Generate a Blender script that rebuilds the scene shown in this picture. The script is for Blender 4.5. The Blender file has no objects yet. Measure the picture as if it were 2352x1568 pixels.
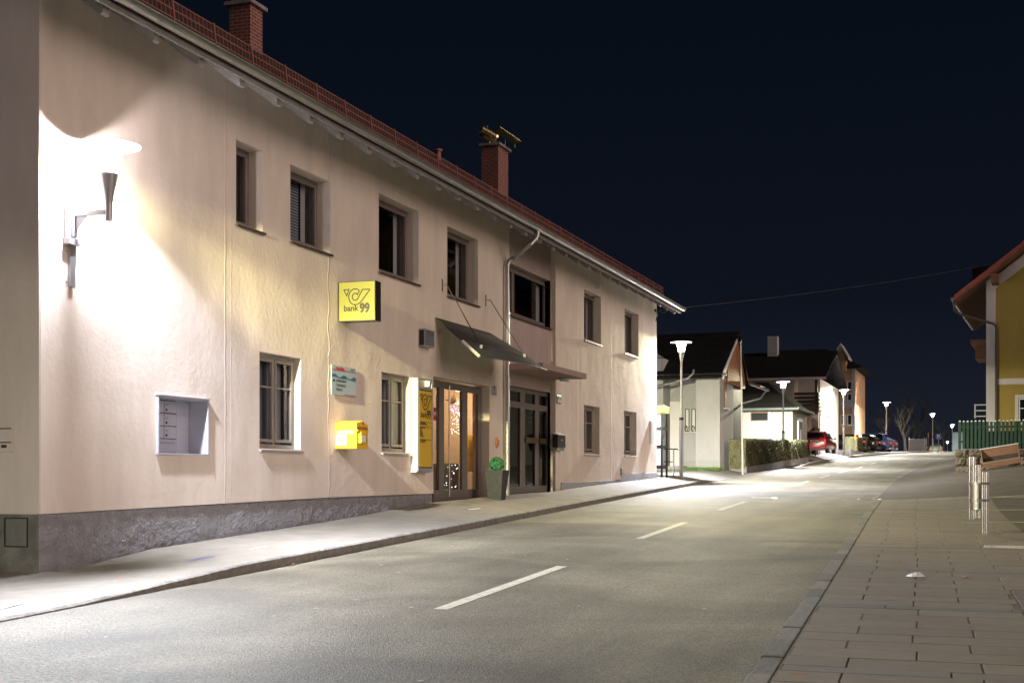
import bpy, math, random
from mathutils import Vector, Matrix
R = random.Random(7)
sc = bpy.context.scene
C = sc.collection
# ------------------------------------------------------------------ camera
A = math.radians(19.57)
FW = Vector((-math.sin(A), math.cos(A), 0)); RT = Vector((math.cos(A), math.sin(A), 0)); UP = Vector((0, 0, 1))
cam = bpy.data.cameras.new('camera'); co = bpy.data.objects.new('camera', cam); C.objects.link(co)
co.location = (0, 0, 0); co.rotation_euler = (math.pi/2, 0, A)
cam.sensor_width = 36; cam.lens = 36*3050/2352; cam.shift_y = 308/2352
cam.clip_start = .1; cam.clip_end = 3000
sc.camera = co
sc.view_settings.view_transform = 'Standard'; sc.view_settings.look = 'None'
sc.view_settings.exposure = 0; sc.view_settings.gamma = 1; sc.view_settings.use_curve_mapping = False
# ------------------------------------------------------------------ night sky
w = bpy.data.worlds.new('World'); sc.world = w; w.use_nodes = True
nt = w.node_tree; nt.nodes.clear()
wo = nt.nodes.new('ShaderNodeOutputWorld'); bg = nt.nodes.new('ShaderNodeBackground')
tc = nt.nodes.new('ShaderNodeTexCoord'); sp = nt.nodes.new('ShaderNodeSeparateXYZ'); rp = nt.nodes.new('ShaderNodeValToRGB')
nt.links.new(tc.outputs['Generated'], sp.inputs[0]); nt.links.new(sp.outputs['Z'], rp.inputs[0])
nt.links.new(rp.outputs[0], bg.inputs[0]); nt.links.new(bg.outputs[0], wo.inputs[0])
e = rp.color_ramp.elements; e[0].position = 0; e[0].color = (.0130, .0155, .024, 1); e[1].position = .42; e[1].color = (.0014, .0034, .0076, 1)
x_ = rp.color_ramp.elements.new(.13); x_.color = (.0044, .0064, .0126, 1)
bg.inputs[1].default_value = 1.0
# soft warm sun added as fill, standing in for the town's ambient glow
sl = bpy.data.lights.new('town_glow_fill', 'SUN'); so = bpy.data.objects.new('town_glow_fill', sl); C.objects.link(so)
sl.energy = 1.42; sl.angle = math.radians(50); sl.color = (1.0, .77, .66)
so.rotation_euler = Vector((.90, -.16, .33)).to_track_quat('Z', 'Y').to_euler()

# ------------------------------------------------------------------ helpers
def ray(px, py): return FW + RT*((px-1176)/3050) + UP*((1092-py)/3050)
def atX(px, py, X): d = ray(px, py); return d*(X/d.x)
def atY(px, py, Y): d = ray(px, py); return d*(Y/d.y)
def atD(px, py, D): return ray(px, py)*D
WX = -10.8
def interp(t, x):
    if x <= t[0][0]: return t[0][1]
    for (a, b), (c, d) in zip(t, t[1:]):
        if x <= c: return b + (d-b)*(x-a)/(c-a)
    return t[-1][1]
def smooth(t, x, r): return sum(interp(t, x+r*k/3) for k in range(-3, 4))/7
def sm(x): x = max(0, min(1, x)); return x*x*(3-2*x)
ZC = [(-60,-3.1),(0,-1.6),(80,.448),(93,.95),(105,1.33),(130,2.0),(157,2.62),(170,2.78),(190,2.75),(220,2.3),(260,1.0),(400,-8),(1500,-60)]
XC = [(-60,-2.0),(0,-4.45),(12,-4.97),(21.5,-5.4),(31,-5.85),(45,-6.35),(57,-6.7),(76,-6.95),(95,-6.7),(110,-6.1),(130,-4.6),(160,-1.5),(200,1.5),(260,3),(400,10),(1500,60)]
ZL = [(-60,-3.0),(0,-1.6),(10,-1.32),(13.3,-1.22),(15.5,-1.0),(20.5,-.80),(25.4,-.54),(30.3,-.44),(33.3,-.42),(35,-.35),(45.5,-.03),(50,.05),(64,.35),(87,1.2),(93,1.45),(107,1.8),(140,2.45),(165,2.95),(200,2.9),(260,1.0),(400,-8),(1500,-60)]
KH = [(-60,.02),(10.5,.025),(14,.12),(49,.12),(52,.02),(79,.02),(83,.12),(92,.12),(95,.02),(102,.02),(105,.12),(300,.12)]
def zc(Y): return smooth(ZC, Y, 3)
def xc(Y): return smooth(XC, Y, 4)
def zroad(X, Y): return zc(Y) - .02*(X-xc(Y))
def XL(Y): return xc(Y)-3.3
def XR(Y): return xc(Y)+3.3
def zleft(X, Y):
    a = XL(Y)-.14; za = zroad(XL(Y), Y)+interp(KH, Y); b = min(-10.8, a-1.2) if Y < 115 else a-2; zb = interp(ZL, Y)
    t = (a-X)/(a-b)
    return za+(zb-za)*t if t < 1 else zb + .0*(t-1)
def zright(X, Y):
    f = sm((Y-30)/22)
    return zroad(XR(Y), Y)+.03 + f*(.36*sm((X-XR(Y))/2.6) + min(.5, .13*max(0, X+1.1)))
def G(X, Y):
    if X < XL(Y): return zleft(X, Y)
    if X > XR(Y): return zright(X, Y)
    return zroad(X, Y)

class MB:
    def __init__(s): s.v = []; s.f = []; s.m = []; s.mi = 0
    def add(s, vs, fs):
        b = len(s.v); s.v += [Vector(p) for p in vs]; s.f += [[b+i for i in f] for f in fs]; s.m += [s.mi]*len(fs); return s
    def box(s, x0, x1, y0, y1, z0, z1):
        x0, x1 = sorted((x0, x1)); y0, y1 = sorted((y0, y1)); z0, z1 = sorted((z0, z1))
        return s.add([(x, y, z) for z in (z0, z1) for y in (y0, y1) for x in (x0, x1)],
                     [(0,2,3,1),(4,5,7,6),(0,1,5,4),(2,6,7,3),(0,4,6,2),(1,3,7,5)])
    def quad(s, *p): return s.add(p, [tuple(range(len(p)))])
    def prism(s, poly, vec):
        n = len(poly); vec = Vector(vec); P = [Vector(p) for p in poly]
        return s.add(P+[p+vec for p in P], [tuple(range(n))[::-1], tuple(range(n, 2*n))]+[(i, (i+1) % n, n+(i+1) % n, n+i) for i in range(n)])
    def cyl(s, a, b, r0, r1=None, n=12, caps=True):
        r1 = r0 if r1 is None else r1; a = Vector(a); b = Vector(b); d = (b-a).normalized()
        q = d.to_track_quat('Z', 'Y'); X = q @ Vector((1, 0, 0)); Y = q @ Vector((0, 1, 0))
        vs = []
        for c, r in ((a, r0), (b, r1)):
            vs += [c+(X*math.cos(2*math.pi*i/n)+Y*math.sin(2*math.pi*i/n))*r for i in range(n)]
        fs = [(i, (i+1) % n, n+(i+1) % n, n+i) for i in range(n)]
        if caps: fs += [tuple(range(n))[::-1], tuple(range(n, 2*n))]
        return s.add(vs, fs)
    def tube(s, pts, r, n=8):
        P = [Vector(p) for p in pts]; rings = []
        rr = r if isinstance(r, (list, tuple)) else [r]*len(P)
        up = None
        for i, p in enumerate(P):
            d = (P[min(i+1, len(P)-1)]-P[max(i-1, 0)]).normalized()
            if up is None: up = Vector((0, 0, 1)) if abs(d.z) < .9 else Vector((1, 0, 0))
            X = d.cross(up).normalized(); Y = X.cross(d).normalized(); up = Y
            rings.append([p+(X*math.cos(2*math.pi*k/n)+Y*math.sin(2*math.pi*k/n))*rr[i] for k in range(n)])
        vs = [q for g in rings for q in g]; fs = []
        for i in range(len(P)-1):
            fs += [(i*n+k, i*n+(k+1) % n, (i+1)*n+(k+1) % n, (i+1)*n+k) for k in range(n)]
        fs += [tuple(range(n))[::-1], tuple((len(P)-1)*n+k for k in range(n))]
        return s.add(vs, fs)
    def lathe(s, c, prof, n=24):
        c = Vector(c); vs = []; m = len(prof)
        for r, z in prof: vs += [c+Vector((r*math.cos(2*math.pi*k/n), r*math.sin(2*math.pi*k/n), z)) for k in range(n)]
        fs = [(i*n+k, i*n+(k+1) % n, (i+1)*n+(k+1) % n, (i+1)*n+k) for i in range(m-1) for k in range(n)]
        fs += [tuple(range(n))[::-1], tuple((m-1)*n+k for k in range(n))]
        return s.add(vs, fs)
    def ribbon(s, pts, wd, o, ux, uy, nn, th=.003, closed=False):
        o = Vector(o); ux = Vector(ux); uy = Vector(uy); nn = Vector(nn)
        P = [Vector((p[0], p[1])) for p in pts]; n = len(P)
        L = []; Rr = []
        for i in range(n):
            a = P[i-1] if (i or closed) else P[i]; b = P[(i+1) % n] if (i < n-1 or closed) else P[i]
            d1 = (P[i]-a); d2 = (b-P[i])
            d = ((d1.normalized() if d1.length else Vector((0, 0)))+(d2.normalized() if d2.length else Vector((0, 0))))
            d = d.normalized() if d.length > 1e-6 else d2.normalized()
            k = 1.0
            if d1.length and d2.length: k = 1/max(.45, abs(d.dot(d2.normalized())))
            q = Vector((-d.y, d.x))*wd/2*k
            L.append(P[i]+q); Rr.append(P[i]-q)
        W = lambda p, h: o+ux*p.x+uy*p.y+nn*h
        for i in range(n if closed else n-1):
            j = (i+1) % n
            s.prism([W(L[i], 0), W(Rr[i], 0), W(Rr[j], 0), W(L[j], 0)], nn*th)
        return s
    def build(s, name, mat, parent=None, smooth=False, bevel=0):
        off = Vector((0, 0, 0)); q = parent
        while q: off += q.location; q = q.parent
        me = bpy.data.meshes.new(name); me.from_pydata([p-off for p in s.v], [], s.f)
        mats = mat if isinstance(mat, (list, tuple)) else [mat]
        for m_ in mats: me.materials.append(m_)
        if len(mats) > 1: me.polygons.foreach_set('material_index', s.m)
        if smooth: me.polygons.foreach_set('use_smooth', [True]*len(s.f))
        me.validate(); me.update()
        o = bpy.data.objects.new(name, me); C.objects.link(o); o.parent = parent
        if bevel:
            b = o.modifiers.new('bevel', 'BEVEL'); b.width = bevel; b.segments = 2; b.limit_method = 'ANGLE'
        if smooth:
            try:
                me.set_sharp_from_angle(angle=math.radians(40))
            except Exception: pass
        return o
def tag(o, label, cat, group=None, kind=None):
    if label: o['label'] = label
    if cat: o['category'] = cat
    if group: o['group'] = group
    if kind: o['kind'] = kind
    return o
def thing(name, label, cat, loc=(0, 0, 0), rz=0, group=None):
    o = bpy.data.objects.new(name, None); C.objects.link(o); o.empty_display_size = .2
    o.location = loc; o.rotation_euler = (0, 0, rz); return tag(o, label, cat, group)
def struct(o): o['kind'] = 'structure'; return o
def copy_tree(o, parent=None):
    c = o.copy(); C.objects.link(c); c.parent = parent
    for ch in list(o.children): copy_tree(ch, c)
    return c
def text(body, size, bold=0, align='LEFT', sx=1):
    cu = bpy.data.curves.new('t', 'FONT'); cu.body = body; cu.size = size; cu.offset = bold; cu.align_x = align; cu.resolution_u = 3
    o = bpy.data.objects.new('t', cu); C.objects.link(o)
    dg = bpy.context.evaluated_depsgraph_get(); me = o.evaluated_get(dg).to_mesh()
    vs = [(v.co.x*sx, v.co.y) for v in me.vertices]; fs = [tuple(p.vertices) for p in me.polygons]
    o.evaluated_get(dg).to_mesh_clear(); bpy.data.objects.remove(o); bpy.data.curves.remove(cu)
    return vs, fs
def put_text(mb, tx, x, y, o, ux, uy, nn, h=.003):
    o = Vector(o); ux = Vector(ux); uy = Vector(uy); nn = Vector(nn)
    return mb.add([o+ux*(x+a)+uy*(y+b)+nn*h for a, b in tx[0]], tx[1])

# ------------------------------------------------------------------ materials
def mat(name, col, rough=.7, metal=0, bump=None, var=0, vscale=3, emis=None, estr=0, spec=.5, coat=0, vstretch=(1, 1, 1), col2=None, attr=None, bstretch=False):
    m = bpy.data.materials.new(name); m.use_nodes = True; n = m.node_tree.nodes; l = m.node_tree.links
    b = n['Principled BSDF']; b.inputs['Base Color'].default_value = (*col, 1); b.inputs['Roughness'].default_value = rough
    b.inputs['Metallic'].default_value = metal; b.inputs['Specular IOR Level'].default_value = spec; b.inputs['Coat Weight'].default_value = coat
    if emis: b.inputs['Emission Color'].default_value = (*emis, 1); b.inputs['Emission Strength'].default_value = estr
    geo = n.new('ShaderNodeNewGeometry'); mp = n.new('ShaderNodeMapping'); mp.inputs['Scale'].default_value = vstretch
    l.new(geo.outputs['Position'], mp.inputs[0])
    csock = None
    if var or col2:
        t = n.new('ShaderNodeTexNoise'); t.inputs['Scale'].default_value = vscale; t.inputs['Detail'].default_value = 6; t.inputs['Roughness'].default_value = .65
        l.new(mp.outputs[0], t.inputs[0])
        r = n.new('ShaderNodeValToRGB'); r.color_ramp.elements[0].position = .3; r.color_ramp.elements[1].position = .7
        c2 = col2 or tuple(c*(1+var) for c in col); c1 = tuple(c*(1-var) for c in col) if not col2 else col
        r.color_ramp.elements[0].color = (*c1, 1); r.color_ramp.elements[1].color = (*c2, 1)
        l.new(t.outputs['Fac'], r.inputs[0]); csock = r.outputs[0]
    if attr:
        at = n.new('ShaderNodeAttribute'); at.attribute_name = attr
        mx = n.new('ShaderNodeMix'); mx.data_type = 'RGBA'; mx.blend_type = 'MULTIPLY'; mx.inputs['Factor'].default_value = 1
        if csock: l.new(csock, mx.inputs['A'])
        else: mx.inputs['A'].default_value = (*col, 1)
        l.new(at.outputs['Color'], mx.inputs['B']); csock = mx.outputs['Result']
    if csock: l.new(csock, b.inputs['Base Color'])
    prev = None
    for (scl, dist, det) in (bump or []):
        t = n.new('ShaderNodeTexNoise'); t.inputs['Scale'].default_value = scl; t.inputs['Detail'].default_value = det
        l.new(mp.outputs[0] if bstretch else geo.outputs['Position'], t.inputs[0])
        bp = n.new('ShaderNodeBump'); bp.inputs['Distance'].default_value = dist; bp.inputs['Strength'].default_value = 1
        l.new(t.outputs['Fac'], bp.inputs['Height'])
        if prev: l.new(prev, bp.inputs['Normal'])
        prev = bp.outputs[0]
    if prev: l.new(prev, b.inputs['Normal'])
    return m
def emit(name, col, st, clear=False):
    m = bpy.data.materials.new(name); m.use_nodes = True; n = m.node_tree.nodes; l = m.node_tree.links; n.clear()
    o = n.new('ShaderNodeOutputMaterial'); e = n.new('ShaderNodeEmission'); e.inputs[0].default_value = (*col, 1); e.inputs[1].default_value = st
    if clear:
        t = n.new('ShaderNodeBsdfTransparent'); a = n.new('ShaderNodeAddShader'); l.new(t.outputs[0], a.inputs[0]); l.new(e.outputs[0], a.inputs[1]); l.new(a.outputs[0], o.inputs[0])
    else: l.new(e.outputs[0], o.inputs[0])
    return m
def glass(name, tint=(.75, .78, .8), rough=.03):
    m = bpy.data.materials.new(name); m.use_nodes = True; n = m.node_tree.nodes; l = m.node_tree.links; n.clear()
    o = n.new('ShaderNodeOutputMaterial'); g = n.new('ShaderNodeBsdfGlossy'); g.inputs['Roughness'].default_value = rough
    t = n.new('ShaderNodeBsdfTransparent'); t.inputs[0].default_value = (*tint, 1)
    f = n.new('ShaderNodeFresnel'); f.inputs[0].default_value = 1.45; mx = n.new('ShaderNodeMixShader')
    l.new(f.outputs[0], mx.inputs[0]); l.new(t.outputs[0], mx.inputs[1]); l.new(g.outputs[0], mx.inputs[2]); l.new(mx.outputs[0], o.inputs[0])
    return m
M = {}
def plaster(name, col, crack=False, k=1):
    m = mat(name, col, .85, bump=[(48, .0022*k, 3), (10, .004*k, 3), (.9, .03*k, 1)], var=.09, vscale=2.0, vstretch=(1, 1, .3), spec=.25)
    if not crack: return m
    n = m.node_tree.nodes; l = m.node_tree.links; b = n['Principled BSDF']
    geo = n.new('ShaderNodeNewGeometry'); s = n.new('ShaderNodeSeparateXYZ'); l.new(geo.outputs['Position'], s.inputs[0])
    # hand-trowelled marks, dense to the far side of the crack
    mp = n.new('ShaderNodeMapping'); mp.inputs['Scale'].default_value = (1, .7, 1.5); l.new(geo.outputs['Position'], mp.inputs[0])
    tn = n.new('ShaderNodeTexNoise'); tn.inputs['Scale'].default_value = 7; tn.inputs['Detail'].default_value = 4; tn.inputs['Distortion'].default_value = .25; l.new(mp.outputs[0], tn.inputs[0])
    pw = n.new('ShaderNodeMapRange'); pw.inputs[1].default_value = .5; pw.inputs[2].default_value = .72; l.new(tn.outputs['Fac'], pw.inputs[0])
    sel = n.new('ShaderNodeMapRange'); sel.inputs[1].default_value = 20.7; sel.inputs[2].default_value = 20.9; sel.inputs[3].default_value = .14; sel.inputs[4].default_value = 1; l.new(s.outputs['Y'], sel.inputs[0])
    mu = n.new('ShaderNodeMath'); mu.operation = 'MULTIPLY'; l.new(pw.outputs[0], mu.inputs[0]); l.new(sel.outputs[0], mu.inputs[1])
    bp = n.new('ShaderNodeBump'); bp.inputs['Distance'].default_value = .0024; l.new(mu.outputs[0], bp.inputs['Height'])
    # vertical seams of the render at given distances along the wall
    h = None
    for y0, amp, wd, wob in ((20.82, 1, .03, .13), (17.45, .22, .03, .03), (17.62, .12, .02, .02), (35.9, .6, .06, .03), (39.5, .8, .05, .12)):
        nz = n.new('ShaderNodeTexNoise'); nz.inputs['Scale'].default_value = 2.2; nz.inputs['Detail'].default_value = 5; l.new(geo.outputs['Position'], nz.inputs[0])
        a = n.new('ShaderNodeMath'); a.operation = 'MULTIPLY_ADD'; l.new(nz.outputs['Fac'], a.inputs[0]); a.inputs[1].default_value = wob*2; l.new(s.outputs['Y'], a.inputs[2])
        c_ = n.new('ShaderNodeMath'); c_.operation = 'SUBTRACT'; l.new(a.outputs[0], c_.inputs[0]); c_.inputs[1].default_value = y0+wob
        d = n.new('ShaderNodeMath'); d.operation = 'ABSOLUTE'; l.new(c_.outputs[0], d.inputs[0])
        r = n.new('ShaderNodeMapRange'); r.inputs[1].default_value = 0; r.inputs[2].default_value = wd; r.inputs[3].default_value = amp; r.inputs[4].default_value = 0; l.new(d.outputs[0], r.inputs[0])
        if h is None: h = r.outputs[0]
        else:
            ad = n.new('ShaderNodeMath'); ad.operation = 'ADD'; l.new(h, ad.inputs[0]); l.new(r.outputs[0], ad.inputs[1]); h = ad.outputs[0]
    b2 = n.new('ShaderNodeBump'); b2.inputs['Distance'].default_value = .016; l.new(h, b2.inputs['Height']); l.new(bp.outputs[0], b2.inputs['Normal'])
    old = b.inputs['Normal'].links[0].from_socket
    l.new(old, bp.inputs['Normal']); l.new(b2.outputs[0], b.inputs['Normal'])
    return m
def brick(name, c1, c2, mortar, scale, bw, rh, ms=.02, rot=None, plane='XZ', bump=.01):
    m = bpy.data.materials.new(name); m.use_nodes = True; n = m.node_tree.nodes; l = m.node_tree.links; b = n['Principled BSDF']
    geo = n.new('ShaderNodeNewGeometry'); s = n.new('ShaderNodeSeparateXYZ'); l.new(geo.outputs['Position'], s.inputs[0])
    ad = n.new('ShaderNodeMath'); l.new(s.outputs['X'], ad.inputs[0]); l.new(s.outputs['Y'], ad.inputs[1])
    cb = n.new('ShaderNodeCombineXYZ'); l.new(ad.outputs[0], cb.inputs[0]); l.new(s.outputs['Z'], cb.inputs[1])
    t = n.new('ShaderNodeTexBrick'); l.new(cb.outputs[0], t.inputs[0]); t.inputs['Scale'].default_value = scale
    t.inputs['Color1'].default_value = (*c1, 1); t.inputs['Color2'].default_value = (*c2, 1); t.inputs['Mortar'].default_value = (*mortar, 1)
    t.inputs['Mortar Size'].default_value = ms; t.inputs['Brick Width'].default_value = bw; t.inputs['Row Height'].default_value = rh
    l.new(t.outputs['Color'], b.inputs['Base Color']); b.inputs['Roughness'].default_value = .85
    bp = n.new('ShaderNodeBump'); bp.invert = True; bp.inputs['Distance'].default_value = bump; l.new(t.outputs['Fac'], bp.inputs['Height']); l.new(bp.outputs[0], b.inputs['Normal'])
    return m
def stripes(name, c1, c2, axis, period, rough=.7):
    m = mat(name, c1, rough); n = m.node_tree.nodes; l = m.node_tree.links; b = n['Principled BSDF']
    geo = n.new('ShaderNodeNewGeometry'); s = n.new('ShaderNodeSeparateXYZ'); l.new(geo.outputs['Position'], s.inputs[0])
    a = n.new('ShaderNodeMath'); a.operation = 'MULTIPLY'; a.inputs[1].default_value = 1/period; l.new(s.outputs[axis], a.inputs[0])
    f = n.new('ShaderNodeMath'); f.operation = 'FRACT'; l.new(a.outputs[0], f.inputs[0])
    r = n.new('ShaderNodeValToRGB'); r.color_ramp.interpolation = 'LINEAR'; r.color_ramp.elements[0].color = (*c2, 1); r.color_ramp.elements[1].color = (*c1, 1)
    r.color_ramp.elements[0].position = .05; r.color_ramp.elements[1].position = .16
    l.new(f.outputs[0], r.inputs[0]); l.new(r.outputs[0], b.inputs['Base Color'])
    bp = n.new('ShaderNodeBump'); bp.inputs['Distance'].default_value = .01; l.new(r.outputs[0], bp.inputs['Height']); l.new(bp.outputs[0], b.inputs['Normal'])
    return m
def asphalt():
    m = bpy.data.materials.new('asphalt'); m.use_nodes = True; n = m.node_tree.nodes; l = m.node_tree.links; b = n['Principled BSDF']
    geo = n.new('ShaderNodeNewGeometry'); mp = n.new('ShaderNodeMapping'); mp.inputs['Scale'].default_value = (1, .1, 1); mp.inputs['Rotation'].default_value = (0, 0, math.radians(-2.5)); l.new(geo.outputs['Position'], mp.inputs[0])
    big = n.new('ShaderNodeTexNoise'); big.inputs['Scale'].default_value = 1.3; big.inputs['Detail'].default_value = 5; l.new(mp.outputs[0], big.inputs[0])
    pat = n.new('ShaderNodeTexNoise'); pat.inputs['Scale'].default_value = .35; pat.inputs['Detail'].default_value = 6; pat.inputs['Distortion'].default_value = .8; l.new(geo.outputs['Position'], pat.inputs[0])
    fine = n.new('ShaderNodeTexVoronoi'); fine.inputs['Scale'].default_value = 62; l.new(geo.outputs['Position'], fine.inputs[0])
    mid = n.new('ShaderNodeTexNoise'); mid.inputs['Scale'].default_value = 38; mid.inputs['Detail'].default_value = 4; l.new(geo.outputs['Position'], mid.inputs[0])
    r1 = n.new('ShaderNodeValToRGB'); r1.color_ramp.elements[0].position = .33; r1.color_ramp.elements[1].position = .68
    r1.color_ramp.elements[0].color = (.122, .107, .076, 1); r1.color_ramp.elements[1].color = (.190, .167, .120, 1); l.new(big.outputs['Fac'], r1.inputs[0])
    def mul(a, src, lo, hi, p0, p1):
        r = n.new('ShaderNodeMapRange'); r.inputs[1].default_value = p0; r.inputs[2].default_value = p1; r.inputs[3].default_value = lo; r.inputs[4].default_value = hi; l.new(src, r.inputs[0])
        x = n.new('ShaderNodeMix'); x.data_type = 'RGBA'; x.blend_type = 'MULTIPLY'; x.inputs['Factor'].default_value = 1; l.new(a, x.inputs['A']); l.new(r.outputs[0], x.inputs['B']); return x.outputs['Result']
    c = mul(r1.outputs[0], pat.outputs['Fac'], .62, 1.27, .35, .65)
    c = mul(c, fine.outputs['Color'], .55, 1.5, 0, 1)
    c = mul(c, mid.outputs['Fac'], .75, 1.25, .3, .7)
    l.new(c, b.inputs['Base Color']); b.inputs['Roughness'].default_value = .72; b.inputs['Specular IOR Level'].default_value = .35
    bp = n.new('ShaderNodeBump'); bp.inputs['Distance'].default_value = .008; l.new(fine.outputs['Distance'], bp.inputs['Height'])
    b2 = n.new('ShaderNodeBump'); b2.inputs['Distance'].default_value = .01; l.new(mid.outputs['Fac'], b2.inputs['Height']); l.new(bp.outputs[0], b2.inputs['Normal'])
    l.new(b2.outputs[0], b.inputs['Normal'])
    return m
M['asphalt'] = asphalt()
M['pave'] = mat('pavement_asphalt', (.215, .195, .165), .85, bump=[(60, .006, 3), (3, .02, 3)], var=.16, vscale=2.2, spec=.3)
M['lot'] = mat('lot_asphalt', (.105, .088, .068), .9, bump=[(50, .008, 3)], var=.25, vscale=1.5, spec=.2)
M['kerb'] = mat('kerb_concrete', (.21, .195, .175), .9, bump=[(14, .03, 5), (2, .04, 3)], var=.3, vscale=7)
M['granite'] = mat('kerb_granite', (.15, .14, .12), .85, bump=[(20, .02, 5)], var=.3, vscale=16, attr='tone')
M['slab'] = mat('paving_slab', (.158, .133, .102), .85, bump=[(70, .003, 3), (6, .006, 4)], var=.12, vscale=5, attr='tone')
M['joint'] = mat('slab_joint_soil', (.10, .085, .055), .95, bump=[(60, .01, 4)], var=.4, vscale=20)
M['ground'] = mat('ground_soil_grass', (.05, .055, .03), .95, bump=[(8, .05, 4)], var=.35, vscale=2)
M['line'] = mat('road_paint', (.46, .44, .34), .8, bump=[(60, .004, 3)], var=.35, vscale=14)
M['wall'] = plaster('facade_plaster', (.67, .59, .52), True)
M['wall2'] = plaster('gable_plaster', (.58, .51, .48))
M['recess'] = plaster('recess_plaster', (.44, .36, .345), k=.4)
M['trim'] = plaster('reveal_plaster', (.68, .59, .52), k=.3)
M['plinth'] = mat('plinth_roughcast', (.25, .25, .27), .9, bump=[(60, .012, 3), (22, .02, 3)], var=.2, vscale=6)
M['frame_hi'] = mat('window_frame_umber', (.19, .16, .15), .5, var=.08)
M['frame_lo'] = mat('window_frame_taupe', (.30, .27, .24), .45, var=.05)
M['frame_door'] = mat('door_frame_bronze', (.20, .18, .165), .4, metal=.3)
M['glass'] = glass('window_glass')
M['curtain'] = mat('curtain_net', (.55, .54, .55), .9, bump=[(25, .02, 2)], vstretch=(1, 1, .02), bstretch=True)
M['net'] = mat('net_grey', (.42, .42, .46), .9)
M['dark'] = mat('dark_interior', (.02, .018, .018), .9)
M['sill'] = mat('sill_metal', (.62, .60, .60), .35, metal=.7)
M['sill_d'] = mat('sill_bronze', (.10, .08, .07), .45, metal=.5)
M['zinc'] = mat('gutter_zinc', (.42, .43, .43), .38, metal=.85, var=.15, vscale=1.5, bump=[(3, .01, 2)])
M['steel'] = mat('stainless_steel', (.72, .71, .74), .22, metal=1)
M['wood_w'] = mat('rafter_white_wood', (.29, .28, .27), .8, bump=[(12, .01, 4)], var=.15, vscale=6)
M['tile'] = mat('roof_tile_brown', (.045, .026, .022), .85, bump=[(6, .05, 3)], var=.3, vscale=4)
M['snow'] = mat('snow_guard_red', (.36, .15, .125), .6, var=.15)
M['brick'] = brick('chimney_brick', (.30, .085, .055), (.22, .07, .05), (.42, .38, .38), 1, .25, .078, .008)
M['cap'] = mat('concrete_cap', (.30, .28, .27), .9, bump=[(20, .02, 4)], var=.2)
M['yellow'] = mat('post_yellow', (.80, .50, .035), .4, var=.03)
M['signpan'] = mat('sign_panel_yellow', (.56, .36, .02), .45)
M['ink'] = mat('sign_ink', (.03, .022, .012), .6)
M['lampmetal'] = mat('lamp_metal', (.42, .41, .42), .4, metal=.6)
M['disc'] = mat('lamp_disc_white', (.85, .85, .85), .5)
M['white'] = mat('white_paint', (.75, .75, .74), .5)
M['grey'] = mat('grey_metal', (.33, .34, .38), .4, metal=.4)
M['locker'] = mat('locker_aluminium', (.46, .46, .52), .45, metal=.2)
M['awn'] = mat('awning_board', (.04, .034, .033), .8, var=.1)
M['awn2'] = mat('awning_valance', (.07, .074, .074), .75)
M['boxleaf'] = mat('boxwood_leaf', (.03, .15, .055), .6, var=.45, vscale=30)
M['hedge'] = mat('hedge_leaf', (.19, .185, .09), .75, var=.4, vscale=3)
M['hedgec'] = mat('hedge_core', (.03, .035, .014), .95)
M['grass'] = mat('grass_blades', (.10, .2, .04), .8, var=.3, vscale=3)
M['black'] = mat('black_plastic', (.015, .015, .016), .4)
M['rubber'] = mat('tyre_rubber', (.02, .02, .02), .8)
M['hwall'] = plaster('white_house_plaster', (.47, .465, .46), k=.4)
M['hwall3'] = plaster('balcony_house_plaster', (.55, .50, .42), k=.4)
M['roofd'] = mat('roof_slate', (.014, .0135, .014), .9, spec=.1, bump=[(5, .04, 3)], var=.3, vscale=2)
M['woodg'] = stripes('gable_boarding', (.42, .16, .05), (.10, .04, .015), 'Z', .16)
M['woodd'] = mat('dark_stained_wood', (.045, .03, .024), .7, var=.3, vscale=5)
M['woodb'] = mat('brown_wood', (.20, .10, .055), .7, bump=[(10, .01, 3)], var=.25, vscale=5, vstretch=(1, 1, 6), bstretch=True)
M['ywall'] = plaster('yellow_house_plaster', (.36, .265, .07), k=.5)
M['rtile'] = mat('red_roof_tile', (.36, .10, .07), .7, bump=[(8, .03, 3)], var=.2, vscale=4)
M['green'] = mat('fence_green_paint', (.005, .036, .021), .6, var=.2, vscale=3)
M['stone'] = mat('rubble_stone', (.13, .11, .08), .9, bump=[(9, .08, 5), (30, .02, 3)], var=.4, vscale=5)
M['bark'] = mat('bark', (.035, .03, .025), .9, bump=[(10, .03, 4)], var=.3)
M['redcar'] = mat('car_paint_red', (.34, .012, .025), .3, coat=.8)
M['blackcar'] = mat('car_paint_black', (.012, .012, .014), .25, coat=.8)
M['bluecar'] = mat('car_paint_blue', (.11, .15, .36), .3, coat=.8, metal=.2)
M['greycar'] = mat('car_paint_grey', (.16, .18, .18), .3, coat=.8, metal=.4)
M['palecar'] = mat('car_paint_pale_green', (.30, .38, .34), .3, coat=.8)
M['carglass'] = mat('car_glass', (.01, .012, .014), .08)
M['tail'] = mat('tail_light_red', (.6, .02, .02), .3, emis=(1, .05, .04), estr=.12)
M['terra'] = mat('terracotta', (.36, .13, .05), .7, var=.2)
M['planter'] = mat('planter_fibre', (.026, .029, .031), .55, bump=[(30, .008, 4)], var=.35, vscale=8)
M['signblue'] = mat('sign_blue', (.03, .09, .45), .4)
M['paper'] = mat('tissue_paper', (.8, .8, .8), .9, bump=[(30, .02, 3)])
M['apric'] = plaster('apricot_plaster', (.55, .33, .19), k=.3)
M['leafdry'] = mat('dry_leaf', (.32, .15, .07), .8)
M['orange'] = mat('marker_orange', (.8, .22, .06), .6)
M['plate'] = mat('plate_enamel', (.35, .38, .45), .4)
M['red'] = mat('sticker_red', (.55, .02, .02), .5)
M['iwall'] = mat('interior_wall', (.62, .48, .33), .85)
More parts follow.
